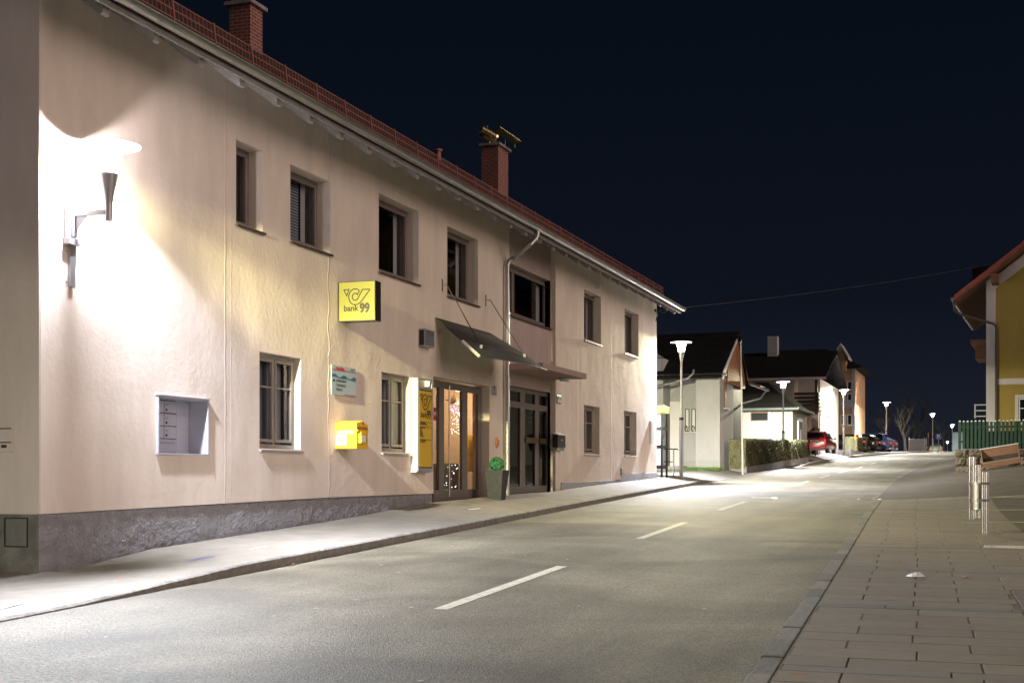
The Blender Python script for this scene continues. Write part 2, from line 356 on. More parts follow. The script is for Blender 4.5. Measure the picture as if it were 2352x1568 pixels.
M['idark'] = mat('interior_dark', (.09, .08, .08), .8)
M['ired'] = mat('interior_red_door', (.14, .035, .025), .7)

# ------------------------------------------------------------------ ground, road, pavements
def frange(a, b, s):
    r = []; x = a
    while x < b-1e-6: r.append(x); x += s
    return r+[b]
YS = frange(-30, 60, 1.0)+frange(60, 200, 2.5)[1:]+frange(200, 400, 10)[1:]+[500, 700, 1000, 1500]
def sheet(name, mt, xa, xb, zf, ys, nx=4, mi=0):
    mb = MB(); rows = []
    for y in ys:
        a, b = xa(y), xb(y); rows.append([Vector((a+(b-a)*i/nx, y, zf(a+(b-a)*i/nx, y))) for i in range(nx+1)])
    vs = [p for r in rows for p in r]; n = nx+1
    mb.add(vs, [(j*n+i, j*n+i+1, (j+1)*n+i+1, (j+1)*n+i) for j in range(len(rows)-1) for i in range(nx)])
    return mb.build(name, mt, None, smooth=True)
def gz(X, Y):
    inside = 1
    if X < xc(Y): inside = 1-sm((-13.5-X)/4) if Y < 50 else 1-sm((XL(Y)-5-X)/3)
    else: inside = 1-sm((X-11)/4) if Y < 59 else (1-sm((X-XR(Y)-3.5)/2) if Y < 138 else 1-sm((X-XR(Y)-.1)/2))
    far = max(0, abs(X+5)-30)
    return G(max(-40, min(30, X)), Y)-.02-.33*inside - far*.004
mb = MB(); xs = [-700, -300, -120, -60, -40, -30, -24, -20, -17, -15]+frange(-14, 14, 1)+[17, 20, 26, 34, 60, 120, 300, 700]
ys = [-120, -60]+YS
mb.add([(x, y, gz(x, y)) for y in ys for x in xs], [(j*len(xs)+i, j*len(xs)+i+1, (j+1)*len(xs)+i+1, (j+1)*len(xs)+i) for j in range(len(ys)-1) for i in range(len(xs)-1)])
struct(mb.build('ground', M['ground'], None, smooth=True))
yr = [y for y in YS if y <= 400]
struct(sheet('road', M['asphalt'], XL, XR, zroad, yr, 6))
yp = frange(-30, 60, .5)+frange(60, 115, 1)[1:]
struct(sheet('pavement_by_facade', M['pave'], lambda y: (-10.74 if 13.3 < y < 45.4 else -15.5), lambda y: XL(y)-.14, lambda x, y: zleft(x, y), yp, 6))
struct(sheet('pavement_far_left', M['pave'], lambda y: XL(y)-2.2, lambda y: XL(y)-.14, lambda x, y: zleft(x, y)+.003, frange(114.8, 300, 3), 2))
# concrete kerb: top and road-side face with slight unevenness
mb = MB(); n = 0
ky = frange(-30, 120, .33)+frange(120, 300, 3)[1:]
vs = []
for y in ky:
    x = XL(y); zr = zroad(x, y); t = zleft(x-.14, y); j = R.uniform(-.007, .007) if y < 60 else 0; k = R.uniform(-.006, .006)
    vs += [(x-.15, y, t-.002), (x-.13, y, t+.008+k), (x-.03+j, y, t+.007+k), (x+.002+j, y, t-.012), (x+.008+j*.5, y, zr-.05)]
mb.add(vs, [(i*5+k, i*5+k+1, i*5+k+6, i*5+k+5) for i in range(len(ky)-1) for k in range(4)])
struct(mb.build('kerb_left', M['kerb']))
# right kerb of granite stones
def toned(mb_, tones, name, mt, bevel=0):
    o = mb_.build(name, mt, None, bevel=bevel); a = o.data.color_attributes.new('tone', 'FLOAT_COLOR', 'CORNER')
    i = 0
    for p in o.data.polygons:
        c = tones[p.index//6]
        for _ in p.loop_indices: a.data[i].color = (c[0], c[1], c[2], 1); i += 1
    return o
mb = MB(); tones = []; y = -6
while y < 37.2:
    L = R.choice([.75, .9, 1.0]); y1 = min(y+L, 37.4); g = .012
    p = []
    for (yy, dx) in ((y+g, 0), (y1-g, 0)):
        for e_ in (0.0, .17):
            X = XR(yy)+e_; p.append((X, yy))
    dz = R.uniform(-.004, .006); ji = R.uniform(-.01, .01)
    vs = [(X+(ji if i % 2 == 0 else 0), Y, z) for z in (-.12, .045+dz) for i, (X, Y) in enumerate(p)]
    vs = [(a, b, zroad(XR(b), b)+c) for a, b, c in vs]
    mb.add(vs, [(0,2,3,1),(4,5,7,6),(0,1,5,4),(2,6,7,3),(0,4,6,2),(1,3,7,5)])
    t = R.uniform(.75, 1.25); tones.append((t, t, t) if y > 7 else (t*1.0, t*1.1, t*1.2)); y = y1
struct(toned(mb, tones, 'kerb_right', M['granite'], .012))
# slabs in rows across the footway, every sixth row narrower and bluish
mb = MB(); tones = []; y = -5.55; row = 0
while y < 37:
    narrow = row % 9 == 0; D = .24 if narrow else .44; y1 = y+D
    e_end = 2.08 if y < 15.2 else 2.9
    L = 1.16 if narrow else .93; st = .18-(.49 if row % 2 else 0)+R.uniform(-.03, .03)
    e0 = st
    while e0 < e_end-.05:
        a = max(e0, .185); b = min(e0+L, e_end); e0 += L
        if b-a < .06: continue
        g = .005; gx = .008; dz = R.uniform(-.0015, .002); vs = []
        for z in (-.05, .05+dz):
            for yy in (y+g, y1-g):
                for ee in (a+gx, b-gx):
                    X = XR(yy)+ee; vs.append((X, yy, zright(X, yy)-.03+z))
        mb.add(vs, [(0,2,3,1),(4,5,7,6),(0,1,5,4),(2,6,7,3),(0,4,6,2),(1,3,7,5)])
        t = R.uniform(.9, 1.09); tones.append((t*.78, t*.86, t*.98) if narrow else (t, t, t))
    y = y1; row += 1
# lengthwise side field
for k in range(5):
    yy0 = -4
    while yy0 < 15.2:
        y1 = min(yy0+.86, 15.2); a = 2.09+k*.42; b = a+.42; vs = []
        for z in (-.05, .048+R.uniform(-.003, .003)):
            for yy in (yy0+.008, y1-.008):
                for ee in (a+.008, b-.008):
                    X = XR(yy)+ee; vs.append((X, yy, zright(X, yy)-.03+z))
        mb.add(vs, [(0,2,3,1),(4,5,7,6),(0,1,5,4),(2,6,7,3),(0,4,6,2),(1,3,7,5)])
        t = R.uniform(.85, 1.05); tones.append((t*.85, t*.82, t*.95)); yy0 = y1+.0
struct(toned(mb, tones, 'paved_footway', M['slab'], .004))
struct(sheet('footway_bed', M['joint'], lambda y: XR(y)+.176, lambda y: XR(y)+4.2 if y < 15.2 else XR(y)+2.93, lambda x, y: zright(x, y)+.0145, frange(-8, 37.05, 1), 4))
struct(sheet('side_lot', M['lot'], lambda y: ((XR(y)+4.1 if y < 15.2 else XR(y)+2.87) if y < 37.1 else XR(y)-.02), lambda y: 14 if y < 60 else XR(y)+5, lambda x, y: zright(x, y)+(.013 if y < 37.1 else -.027), frange(-8, 15.19, .8)+frange(15.21, 37.09, .8)+frange(37.11, 60, .8)+frange(60.8, 140, 4), 24))
# pale edging strips crossing the lot
mb = MB()
def strip(p, q, wd, h):
    p = Vector(p); q = Vector(q); n = 8; d = (q-p).normalized(); s = Vector((-d.y, d.x))*wd/2
    for i in range(n):
        a = p+(q-p)*i/n; b = p+(q-p)*(i+1)/n
        c = [a-s, b-s, b+s, a+s]; mb.add([(v.x, v.y, zright(v.x, v.y)+z) for z in (-.06, h) for v in c], [(3,2,1,0),(4,5,6,7),(0,1,5,4),(1,2,6,5),(2,3,7,6),(3,0,4,7)])
strip((-.0, 21.2), (4.6, 20.9), .16, .05)
strip((-2.85, 37.25), (1.2, 36.6), .09, .026); strip((-.6, 31.9), (5, 33.6), .07, .024); strip((.2, 36.8), (6, 39.4), .07, .024); strip((-.4, 27.4), (5.2, 29.6), .07, .024)
struct(mb.build('edging_strips', M['cap']))
# centre line dashes
mb = MB()
for y0 in (-7.5, 2.2, 11.9, 21.5, 30.9, 40.4, 49.4+.0, 58.6, 68, 77.6, 87, 96.5, 106, 115.5):
    if abs(y0-40.4) < .1: continue
    for i in range(4):
        a = y0+i*1.15; b = a+1.15
        mb.add([(xc(yy)+d, yy, zroad(xc(yy), yy)+.004) for yy in (a, b) for d in (-.075, .075)], [(0, 1, 3, 2)])
struct(mb.build('centre_line_marking', M['line']))
# grass verges
def grass(name, label, poly_fn, n, h=.06):
    mb = MB()
    for _ in range(n):
        x, y = poly_fn(); z = G(x, y); a = R.uniform(0, 6.28); w_ = .02; hh = h*R.uniform(.5, 1.3); dx = math.cos(a)*w_; dy = math.sin(a)*w_
        mb.add([(x-dx, y-dy, z), (x+dx, y+dy, z), (x+R.uniform(-.03, .03), y+R.uniform(-.03, .03), z+hh)], [(0, 1, 2)])
    tag(mb.build(name, M['grass']), label, 'grass', kind='stuff')
grass('grass', 'short grass strip at the foot of the white house', lambda: (R.uniform(-13.6, -11.3), R.uniform(59.2, 61)), 2500, .12)
grass('grass', 'bright green lawn patch in front of the second hedge', lambda: (R.uniform(-14.3, -12.0), R.uniform(98, 112)), 5000, .16)

# ------------------------------------------------------------------ lamps
E_LAMP = 1600
def lamp_head(root, c, part_parent=None):
    """c = centre of the disc; local coords of root"""
    x, y, z = c
    P = part_parent or root
    d = MB().lathe((x, y, z), [(.02, .055), (.12, .045), (.30, .022), (.385, .006), (.39, 0), (.385, -.006), (.10, -.012)], 40).build('lamp_disc', M['disc'], P, smooth=True)
    g = MB(); n = 24; pr = [(.175, -.02), (.165, -.10), (.135, -.22), (.115, -.34)]
    g.lathe((x, y, z), pr, n); g.f = g.f[:-2]; g.m = g.m[:-2]
    g.build('lamp_glass', M['lglass'], P, smooth=True)
    MB().lathe((x, y, z), [(.115, -.345), (.118, -.35), (.105, -.42), (.062, -.62), (.050, -.70), (.048, -.71)], 24).build('lamp_housing', M['lampmetal'], P, smooth=True)
LR_WALL = [(0.0, (.95, .93, 1.0), .1), (.488, (.95, .93, 1.0), .1), (.5, (1, .93, .55), .15), (.515, (1, .93, .52), 4.5), (.56, (1, .92, .46), 7), (.60, (1, .92, .48), 19), (.64, (1, .92, .54), 20), (.675, (1, .93, .66), 20), (.71, (.98, .95, .90), 11), (.745, (.84, .89, 1), 6.5), (.80, (.84, .89, 1), 6.5), (.95, (.86, .89, 1), 6.5), (1.0, (.86, .89, 1), 6.0)]
LR_POST = [(0.0, (.95, .93, 1.0), .1), (.488, (.95, .93, 1.0), .1), (.5, (1, .93, .55), .15), (.515, (1, .95, .62), 2.2), (.56, (1, .95, .66), 3.2), (.60, (1, .95, .72), 4.8), (.66, (1, .95, .80), 7), (.70, (1, .96, .86), 7), (.74, (.92, .93, 1), 7.5), (.80, (.90, .92, 1), 8), (.95, (.9, .92, 1), 9), (1.0, (.9, .92, 1), 9)]
def lamp_lights(p, k=1.0, LR=LR_POST, shield=False):
    """one lamp: batwing distribution, white below, yellower near its horizontal cut-off"""
    l = bpy.data.lights.new('street_light', 'POINT'); l.energy = E_LAMP*k; l.shadow_soft_size = .06; l.use_nodes = True
    n = l.node_tree.nodes; k_ = l.node_tree.links; em = n['Emission']
    g = n.new('ShaderNodeNewGeometry'); sx = n.new('ShaderNodeSeparateXYZ'); k_.new(g.outputs['Incoming'], sx.inputs[0])
    m = n.new('ShaderNodeMapRange'); m.inputs[1].default_value = 1; m.inputs[2].default_value = -1; k_.new(sx.outputs['Z'], m.inputs[0])
    rc = n.new('ShaderNodeValToRGB'); e_ = rc.color_ramp.elements
    while len(e_) > 1: e_.remove(e_[0])
    e_[0].position = LR[0][0]; e_[0].color = (*[c*LR[0][2]/20 for c in LR[0][1]], 1)
    for ps, c, st in LR[1:]: q = e_.new(ps); q.color = (*[v*st/20 for v in c], 1)
    k_.new(m.outputs[0], rc.inputs[0]); k_.new(rc.outputs[0], em.inputs[0]); em.inputs[1].default_value = 20
    if shield:  # less light straight back onto the wall close by
        f1 = n.new('ShaderNodeMapRange'); f1.inputs[1].default_value = -.19; f1.inputs[2].default_value = -.06; f1.inputs[3].default_value = .07; k_.new(sx.outputs['X'], f1.inputs[0])
        f2 = n.new('ShaderNodeMapRange'); f2.inputs[1].default_value = -.37; f2.inputs[2].default_value = -.50; k_.new(sx.outputs['Z'], f2.inputs[0])
        mm = n.new('ShaderNodeMath'); mm.operation = 'MAXIMUM'; k_.new(f1.outputs[0], mm.inputs[0]); k_.new(f2.outputs[0], mm.inputs[1])
        f3 = n.new('ShaderNodeMapRange'); f3.inputs[1].default_value = -.22; f3.inputs[2].default_value = .22; f3.inputs[3].default_value = 5.5; f3.inputs[4].default_value = 27; k_.new(sx.outputs['X'], f3.inputs[0])
        f4 = n.new('ShaderNodeMapRange'); f4.inputs[1].default_value = .30; f4.inputs[2].default_value = .72; f4.inputs[3].default_value = 27; f4.inputs[4].default_value = 11; k_.new(sx.outputs['X'], f4.inputs[0]); mn = n.new('ShaderNodeMath'); mn.operation = 'MINIMUM'; k_.new(f3.outputs[0], mn.inputs[0]); k_.new(f4.outputs[0], mn.inputs[1])
        m2 = n.new('ShaderNodeMath'); m2.operation = 'MULTIPLY'; k_.new(mn.outputs[0], m2.inputs[1]); k_.new(mm.outputs[0], m2.inputs[0]); k_.new(m2.outputs[0], em.inputs[1]); l.shadow_soft_size = .11
    o = bpy.data.objects.new('street_light', l); C.objects.link(o); o.location = (p[0], p[1], p[2]-.05)
    l = bpy.data.lights.new('street_light_glow', 'POINT'); l.energy = E_LAMP*k*(.25 if shield else .42); l.color = (1, .90, .92); l.shadow_soft_size = .07
    o = bpy.data.objects.new('street_light_glow', l); C.objects.link(o); o.location = (p[0], p[1], p[2]-.30)
M['lglass'] = emit('lamp_glass_glowing', (1, 1, .97), 9, clear=True)
# wall lamp
yl = 13.83
lamp = thing('wall_lamp', 'bright street lamp with flat disc shade on a bracket on the facade', 'street lamp', (WX, yl, 3.2))
lx = -10.22; lz = 4.085
lamp_head(lamp, (lx-WX, 0, lz-3.2)) if False else None
def shifted_head(root, world):
    off = root.location; tmp = bpy.data.objects.new('x', None)
    lamp_head(root, world)
shifted_head(lamp, (lx, yl, lz))
MB().cyl((lx, yl, 3.15), (lx, yl, 3.40), .045, n=16).build('stem', M['lampmetal'], lamp, smooth=True)
b = MB(); b.box(WX+.09, lx-.04, yl-.028, yl+.028, 3.235, 3.30); b.prism([(WX+.09, yl-.006, 3.235), (WX+.27, yl-.006, 3.235), (WX+.09, yl-.006, 3.05)], (0, .012, 0))
b.build('bracket_arm', M['lampmetal'], lamp, bevel=.006)
b = MB(); b.box(WX+.045, WX+.09, yl-.045, yl+.045, 2.98, 3.30); b.box(WX+.002, WX+.045, yl-.125, yl+.11, 2.96, 3.42); b.box(WX+.002, WX+.10, yl-.135, yl+.12, 2.88, 2.957)
b.build('mounting_plate', M['lampmetal'], lamp, bevel=.004)
b = MB(); b.box(WX+.002, WX+.045, yl-.045, yl+.055, 2.36, 2.878)
for z in (2.42, 2.8): b.cyl((WX, yl-.07, z), (WX+.02, yl-.07, z), .012); b.cyl((WX, yl+.085, z), (WX+.02, yl+.085, z), .012)
b.build('cable_cover', M['lampmetal'], lamp)
lamp_lights((lx, yl, lz-.03), .80, LR_WALL, True)
# lamp posts along the kerb
def make_post():
    r = thing('street_lamp', 'slim lamp post', 'street lamp', (0, 0, 0), 0, 'lamp posts along the left side of the street')
    b = MB(); b.cyl((0, 0, -.3), (0, 0, 1.95), .075, n=14); b.cyl((0, 0, 1.951), (0, 0, 4.1), .05, .042, n=14); b.build('pole', M['lampmetal'], r, smooth=True)
    b = MB(); b.cyl((0, 0, 1.88), (0, 0, 1.98), .083, n=14); b.build('collar', M['black'], r, smooth=True)
    lamp_head(r, (0, 0, 4.75)); return r
post = make_post()
posts = [(1565, 49, 'nearest lamp post, at the corner of the pink facade with a handrail beside it'),
         (1799, 75, 'second lamp post, rising behind the long hedge'),
         (1938, 103, 'third lamp post, between the red car and the clipped bush'),
         (2036, 130, 'fourth lamp post, in front of the blue parked car'),
         (2142, 158, 'fifth lamp post, just left of the blue parking sign'),
         (2187, 192, 'sixth lamp post, left of the green picket fence'),
         (2176, 242, 'farthest and lowest lamp, beyond the crest of the road')]
for i, (px, D, lb) in enumerate(posts):
    o = post if i == 0 else copy_tree(post)
    p = atD(px, 1092, D); z = G(p.x, p.y) if i < 6 else 77/3050*242-4.72
    top = {0: 790, 1: 880, 2: 898, 3: 926, 4: 952, 5: 977, 6: 1015}[i]
    zt = (1092-top+1)/3050*D
    o.location = (p.x, p.y, zt-4.7); o['label'] = lb
    lamp_lights((p.x, p.y, zt+.02), 1.05 if i == 0 else .9)
for (x, y) in ((-12.6, -5.5), ):
    o = copy_tree(post); o.location = (x, y, G(x, y)); o['label'] = 'lamp post behind the viewpoint on the left pavement'
    lamp_lights((x, y, G(x, y)+4.72), .6)

# ------------------------------------------------------------------ post office building
B = thing('pink_building', 'long two storey pink plastered building with brown tiled roof lining the pavement', 'building', (WX, 13.28, -1.3))
Y0, Y1 = 13.28, 45.5; ZT = 6.45
yrec0 = atX(1170, 900, WX).y; yrec1 = atX(1276, 900, WX).y
XR_ = WX-.15
def fz(px, py, X=WX): p = atX(px, py, X); return p.y, p.z
def op(xl, xr, yt, yb, X=WX):
    a, zt = fz(xl, yt, X); b, _ = fz(xr, yt, X); _, zb = fz(xl, yb, X); return [a, b, zb, zt]
ups = [op(542.3, 603.3, 319.6, 511.5), op(666.9, 758.6, 376.7, 551), op(869.9, 961.3, 443.2, 620.8), op(1027.2, 1098, 518.8, 677)]
ups2 = [op(1341.5, 1380.5, 663.6, 778.2), op(1434.8, 1466.6, 706.9, 808.7)]
los = [op(595.9, 690.9, 806.8, 1029), op(876.5, 940.9, 853.1, 1037)]
los2 = [op(1341.3, 1377, 928.9, 1041), op(1433.2, 1462, 941.6, 1044.7)]
niche = op(359, 473.5, 909, 1041)
door1 = op(995.3, 1124.2, 863.7, 1152); door1[2] = -1.0
w5 = op(1176, 1267, 606, 724, XR_); door2 = op(1170.5, 1265, 883.6, 1136, XR_); door2[2] = -1.0
w5[0] = yrec0+.12; door2[0] = yrec0+.10
def wall_holes(mb, X, t, ya, yb, za, zb, holes):
    """slab of wall facing +X with rectangular holes, thickness t going to -X, reveals included"""
    ys_ = sorted({ya, yb, *[v for h in holes for v in h[:2]]}); zs_ = sorted({za, zb, *[v for h in holes for v in h[2:]]})
    ys_ = [v for v in ys_ if ya <= v <= yb]; zs_ = [v for v in zs_ if za <= v <= zb]
    solid = lambda a, b, c, d: not any(h[0]-1e-5 <= a and b <= h[1]+1e-5 and h[2]-1e-5 <= c and d <= h[3]+1e-5 for h in holes)
    for a, b in zip(ys_, ys_[1:]):
        for c, d in zip(zs_, zs_[1:]):
            if solid(a, b, c, d): mb.quad((X, a, c), (X, b, c), (X, b, d), (X, a, d))
    mb.quad((X-t, ya, za), (X-t, ya, zb), (X, ya, zb), (X, ya, za)); mb.quad((X-t, yb, za), (X, yb, za), (X, yb, zb), (X-t, yb, zb))
    for h in holes:
        a, b, c, d = h[0], h[1], max(h[2], za), min(h[3], zb)
        mb.quad((X, a, c), (X-t, a, c), (X-t, a, d), (X, a, d)); mb.quad((X, b, c), (X, b, d), (X-t, b, d), (X-t, b, c))
        mb.quad((X, a, d), (X-t, a, d), (X-t, b, d), (X, b, d)); mb.quad((X, a, c), (X, b, c), (X-t, b, c), (X-t, a, c))
mb = MB()
PL = [(94, 1180), (765, 1141), (990, 1133)]
pz = [(atX(*p, WX).y, atX(*p, WX).z) for p in PL]; pz[0] = (Y0-.02, pz[0][1])
wall_holes(mb, WX, .42, Y0, door1[0], -.6, ZT, ups[:3]+los+[niche])
mb.v = [Vector((v.x, v.y, interp(pz, v.y))) if abs(v.z+.6) < 1e-4 else v for v in mb.v]
mb.quad((WX, Y0, pz[0][1]), (WX, door1[0], interp(pz, door1[0])), (WX-.1, door1[0], interp(pz, door1[0])), (WX-.1, Y0, pz[0][1]))
wall_holes(mb, WX, .42, door1[0], yrec0, -2.2, ZT, [ups[3], door1])
wall_holes(mb, WX, .42, yrec1, Y1, -2.2, ZT, ups2+los2)
mb.build('wall', M['wall'], B)
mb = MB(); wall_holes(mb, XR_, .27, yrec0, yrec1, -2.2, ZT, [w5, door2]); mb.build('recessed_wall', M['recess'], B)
mb = MB()
XB = -21.0; RZ = 5.75; RX = -15.8; PT = .66
mb.prism([(WX-.05, Y0-.02, -2.2), (XB, Y0-.02, -2.2), (XB, Y0-.02, 6), (RX, Y0-.02, 9.2), (WX-.005, Y0-.02, 6), (WX-.005, Y0-.02, pz[0][1]), (WX-.05, Y0-.02, pz[0][1])], (0, .4, 0))
mb.prism([(WX-.43, Y1-.42, -2.2), (XB, Y1-.42, -2.2), (XB, Y1-.42, 6), (RX, Y1-.42, 9.2), (WX-.43, Y1-.42, 6.3)], (0, .41, 0))
mb.box(XB-.3, XB, Y0, Y1, -2.2, 6)
mb.build('gable_wall', M['wall2'], B)
# floors and back rooms kept dark
mb = MB(); mb.box(XB+.05, WX-.44, Y0+.5, Y1-.5, 2.95, 3.1); mb.box(-14.6, -14.5, Y0+.5, Y1-.5, -2, 6)
mb.build('interior_floor', M['dark'], B)
# plinth
from mathutils import noise
mb = MB(); ysp = frange(Y0-.015, door1[0]-.002, .03); nz_ = 30; x0p = WX-.030
gr = []
for y in ysp:
    zt_p = interp(pz, y)+.01; zb_p = interp(ZL, y)-.12
    rough = 1.0 if y < 16.2 else max(.35, 1-(y-16.2)*.5) if y < 19.8 else .85
    for j in range(nz_+1):
        z = zb_p+(zt_p-zb_p)*j/nz_; top = sm((zt_p-z)/.12)
        d = noise.noise(Vector((y*16, z*20, 1)))*.011*rough+noise.noise(Vector((y*5, z*6, 4)))*.009+noise.noise(Vector((y*1.3, z*1.2, 9)))*.008
        gr.append((x0p+(d+.012)*top*.9+.0, y, z))
mb.add(gr, [(i*(nz_+1)+j, (i+1)*(nz_+1)+j, (i+1)*(nz_+1)+j+1, i*(nz_+1)+j+1) for i in range(len(ysp)-1) for j in range(nz_)])
mb.build('plinth', M['plinth'], B, smooth=True); mb = MB()
def plinth(tab, ya, yb, x=WX+.03):
    ys_ = [y for y in frange(ya, yb, .35)]
    for a, b in zip(ys_, ys_[1:]):
        za, zb = interp(tab, a), interp(tab, b)
        mb.add([(x, a, -2.2), (x, b, -2.2), (x-.006, b, zb), (x-.006, a, za), (WX-.01, b, zb+.012), (WX-.01, a, za+.012)], [(0, 1, 2, 3), (3, 2, 4, 5)])
    mb.quad((WX-.01, ya, -2.2), (x, ya, -2.2), (x-.006, ya, interp(tab, ya)), (WX-.01, ya, interp(tab, ya)+.012))
p2 = [(36.2, -.19), (40.9, -.125), (40.95, .05), (45.5, .11)]
plinth(p2, yrec1+.45, Y1+.02)
mb.build('plinth', M['plinth'], B)
mb = MB(); za = pz[0][1]; mb.box(-21.3, WX-.012, Y0-.05, Y0-.015, -2.2, za-.004); mb.build('gable_plinth', M['wall2p'] if 'wall2p' in M else mat('gable_plinth_concrete', (.14, .135, .125), .9, bump=[(8, .03, 4)], var=.5, vscale=2.2), B)
# windows
def window(h, depth, style, X=WX):
    a, b, c, d = h; xf = X-depth
    hi = style.startswith('up')
    fm = M['frame_hi'] if hi else M['frame_lo']
    f = MB(); t = .075
    def fr(a, b, c, d, t, x0, x1):
        f.box(x0, x1, a, a+t, c, d); f.box(x0, x1, b-t, b, c, d); f.box(x0+.0005, x1-.0005, a+t, b-t, d-t, d); f.box(x0+.0005, x1-.0005, a+t, b-t, c, c+t)
    fr(a+.001, b-.001, c+.001, d-.001, t, xf-.07, xf)
    panes = []
    if style == 'up': panes = [(a+t*.9, b-t*.9, c+t*.9, d-t*.9)]
    elif style == 'lo':
        m_ = a+(b-a)*.42 if (b-a) > .9 else (a+b)/2
        m_ = (a+b)/2; f.box(xf-.065, xf-.002, m_-.03, m_+.03, c+t, d-t)
        panes = [(a+t*.9, m_-.025, c+t*1.4, d-t*.9), (m_+.025, b-t*.9, c+t*1.4, d-t*.9)]
    elif style == 'upwide':
        m_ = a+(b-a)*.27; f.box(xf-.065, xf-.002, m_-.04, m_+.04, c+t, d-t); panes = [(a+t*.9, m_-.035, c+t, d-t), (m_+.035, b-t, c+t, d-t)]
    o = None
    for (pa, pb, pc, pd) in panes: fr(pa+.004, pb-.004, pc+.004, pd-.004, .05, xf-.055, xf+.012)
    if style == 'lo':
        for (pa, pb, pc, pd) in panes:
            zz = pc+(pd-pc)*.66; f.box(xf-.03, xf+.006, pa+.055, pb-.055, zz-.014, zz+.014)
    o = f.build('window', fm, B, bevel=.006)
    g = MB()
    for (pa, pb, pc, pd) in panes: g.quad((xf-.03, pa+.05, pc+.05), (xf-.03, pb-.05, pc+.05), (xf-.03, pb-.05, pd-.05), (xf-.03, pa+.05, pd-.05))
    g.build('pane', M['glass'], o)
    s = MB(); ov = .05 if hi else .05
    s.prism([(xf+.0, a-.03, c-.004), (X+ov, a-.03, c-.022), (X+ov, a-.03, c-.058), (X+ov-.02, a-.03, c-.058), (X+.003, a-.03, c-.03), (xf+.0, a-.03, c-.03)], (0, b-a+.06, 0))
    s.build('sill', M['sill_d'] if (hi and b < 41) else M['sill'], o)
    k = MB(); xk = xf-.16
    def drape(ya, yb, zlo, zhi, ph):
        n = max(6, int((yb-ya)/.03)); vs = []
        for i in range(n+1):
            y = ya+(yb-ya)*i/n; dx = .018*math.sin(i*1.9+ph); vs += [(xk+dx, y, zlo), (xk+dx, y, zhi)]
        k.add(vs, [(2*i, 2*i+2, 2*i+3, 2*i+1) for i in range(n)])
    if style == 'lo':
        pa, pb, pc, pd = panes[-1]; drape(pa+(pb-pa)*.45, pa+(pb-pa)*.78, pc, pd, pa)
    elif style == 'up': drape(b-t-.26, b-t-.06, c+.03, d-.03, 0)
    else: drape(b-t-.3, b-t-.04, c+.03, d-.03, 0); drape(a+.1, a+.2, c+.03, d-.03, 0)
    if style == 'lo':
        xk -= .04; kk, k = k, MB(); drape(a+.08, b-.08, c, d, 1); k.build('net_curtain', M['net'], o); k = kk
    elif b < 21:
        j = MB()
        for i in range(int((d-c)/.05)): j.box(xk-.03, xk-.028, a+.08, b-.35, c+.05+i*.05, c+.085+i*.05)
        j.build('blind', M['net'], o)
    k.build('curtain', M['curtain'], o)
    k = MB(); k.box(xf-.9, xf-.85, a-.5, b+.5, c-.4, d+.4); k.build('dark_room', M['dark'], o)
    return o
for h in ups: window(h, .25, 'up')
for h in ups2: window(h, .22, 'up')
for h in los: window(h, .13, 'lo')
for h in los2: window(h, .2, 'lo')
window(w5, .16, 'upwide', XR_)
# slim reveal beads round upper openings
# main door
def bars(mb, X, th, ya, yb, za, zb): mb.box(X-th, X, ya, yb, za, zb)
XD = WX-.19
yd = lambda px, X=XD: atX(px, 1000, X).y
zg1 = interp(ZL, (door1[0]+door1[1])/2)
zt1 = door1[3]-.03
f = MB()
a, b = door1[0]+.002, door1[1]-.002
xs1 = [a, yd(999), yd(1008.5), yd(1021), yd(1062.5), yd(1074), yd(1099), b]
xs1 = [a, a+.06, yd(1009), yd(1020.5), yd(1062), yd(1074), b-.22, b]
for i in (0, 2, 4, 6): bars(f, XD, .07, xs1[i], xs1[i+1] if i else xs1[1], zg1-.3, zt1)
f.box(XD-.068, XD-.002, xs1[1], xs1[6], zt1-.16, zt1-.001)
f.box(XD-.068, XD-.002, xs1[1], xs1[6], zg1-.3, zg1+.20)
d1 = f.build('entrance_door', M['frame_door'], B, bevel=.006)
g = MB()
for i in (1, 3, 5): g.quad((XD-.04, xs1[i], zg1+.2), (XD-.04, xs1[i+1], zg1+.2), (XD-.04, xs1[i+1], zt1-.16), (XD-.04, xs1[i], zt1-.16))
g.build('door_glass', glass('door_glass', (.9, .9, .9), .02), d1)
h = MB(); yh = yd(1033, XD+.09); h.tube([(XD+.08, yh, zg1+.05), (XD+.08, yh, zt1-.1)], .018, 10); h.cyl((XD, yh, zg1+.4), (XD+.08, yh, zg1+.4), .012); h.cyl((XD, yh, zt1-.4), (XD+.08, yh, zt1-.4), .012)
yh2 = yd(1003.5, XD+.06); h.tube([(XD+.05, yh2, zg1+1.05), (XD+.05, yh2, zg1+2.2)], .012, 8)
h.build('handle', M['steel'], d1, smooth=True)
# "ria" sticker on the side glass
s = MB(); yc_ = yd(1004.5, XD+.07)+.02; zc_ = atX(1004.5, 951, XD).z
s.cyl((XD-.01, yc_, zc_), (XD+.012, yc_, zc_), .135, n=24)
st = s.build('sticker', M['red'], d1)
tmb = MB(); put_text(tmb, text('ria', .15, .004, 'CENTER'), 0, -.035, (XD+.012, yc_, zc_), (0, 1, 0), (0, 0, 1), (1, 0, 0)); tmb.build('sticker_lettering', M['white'], st)
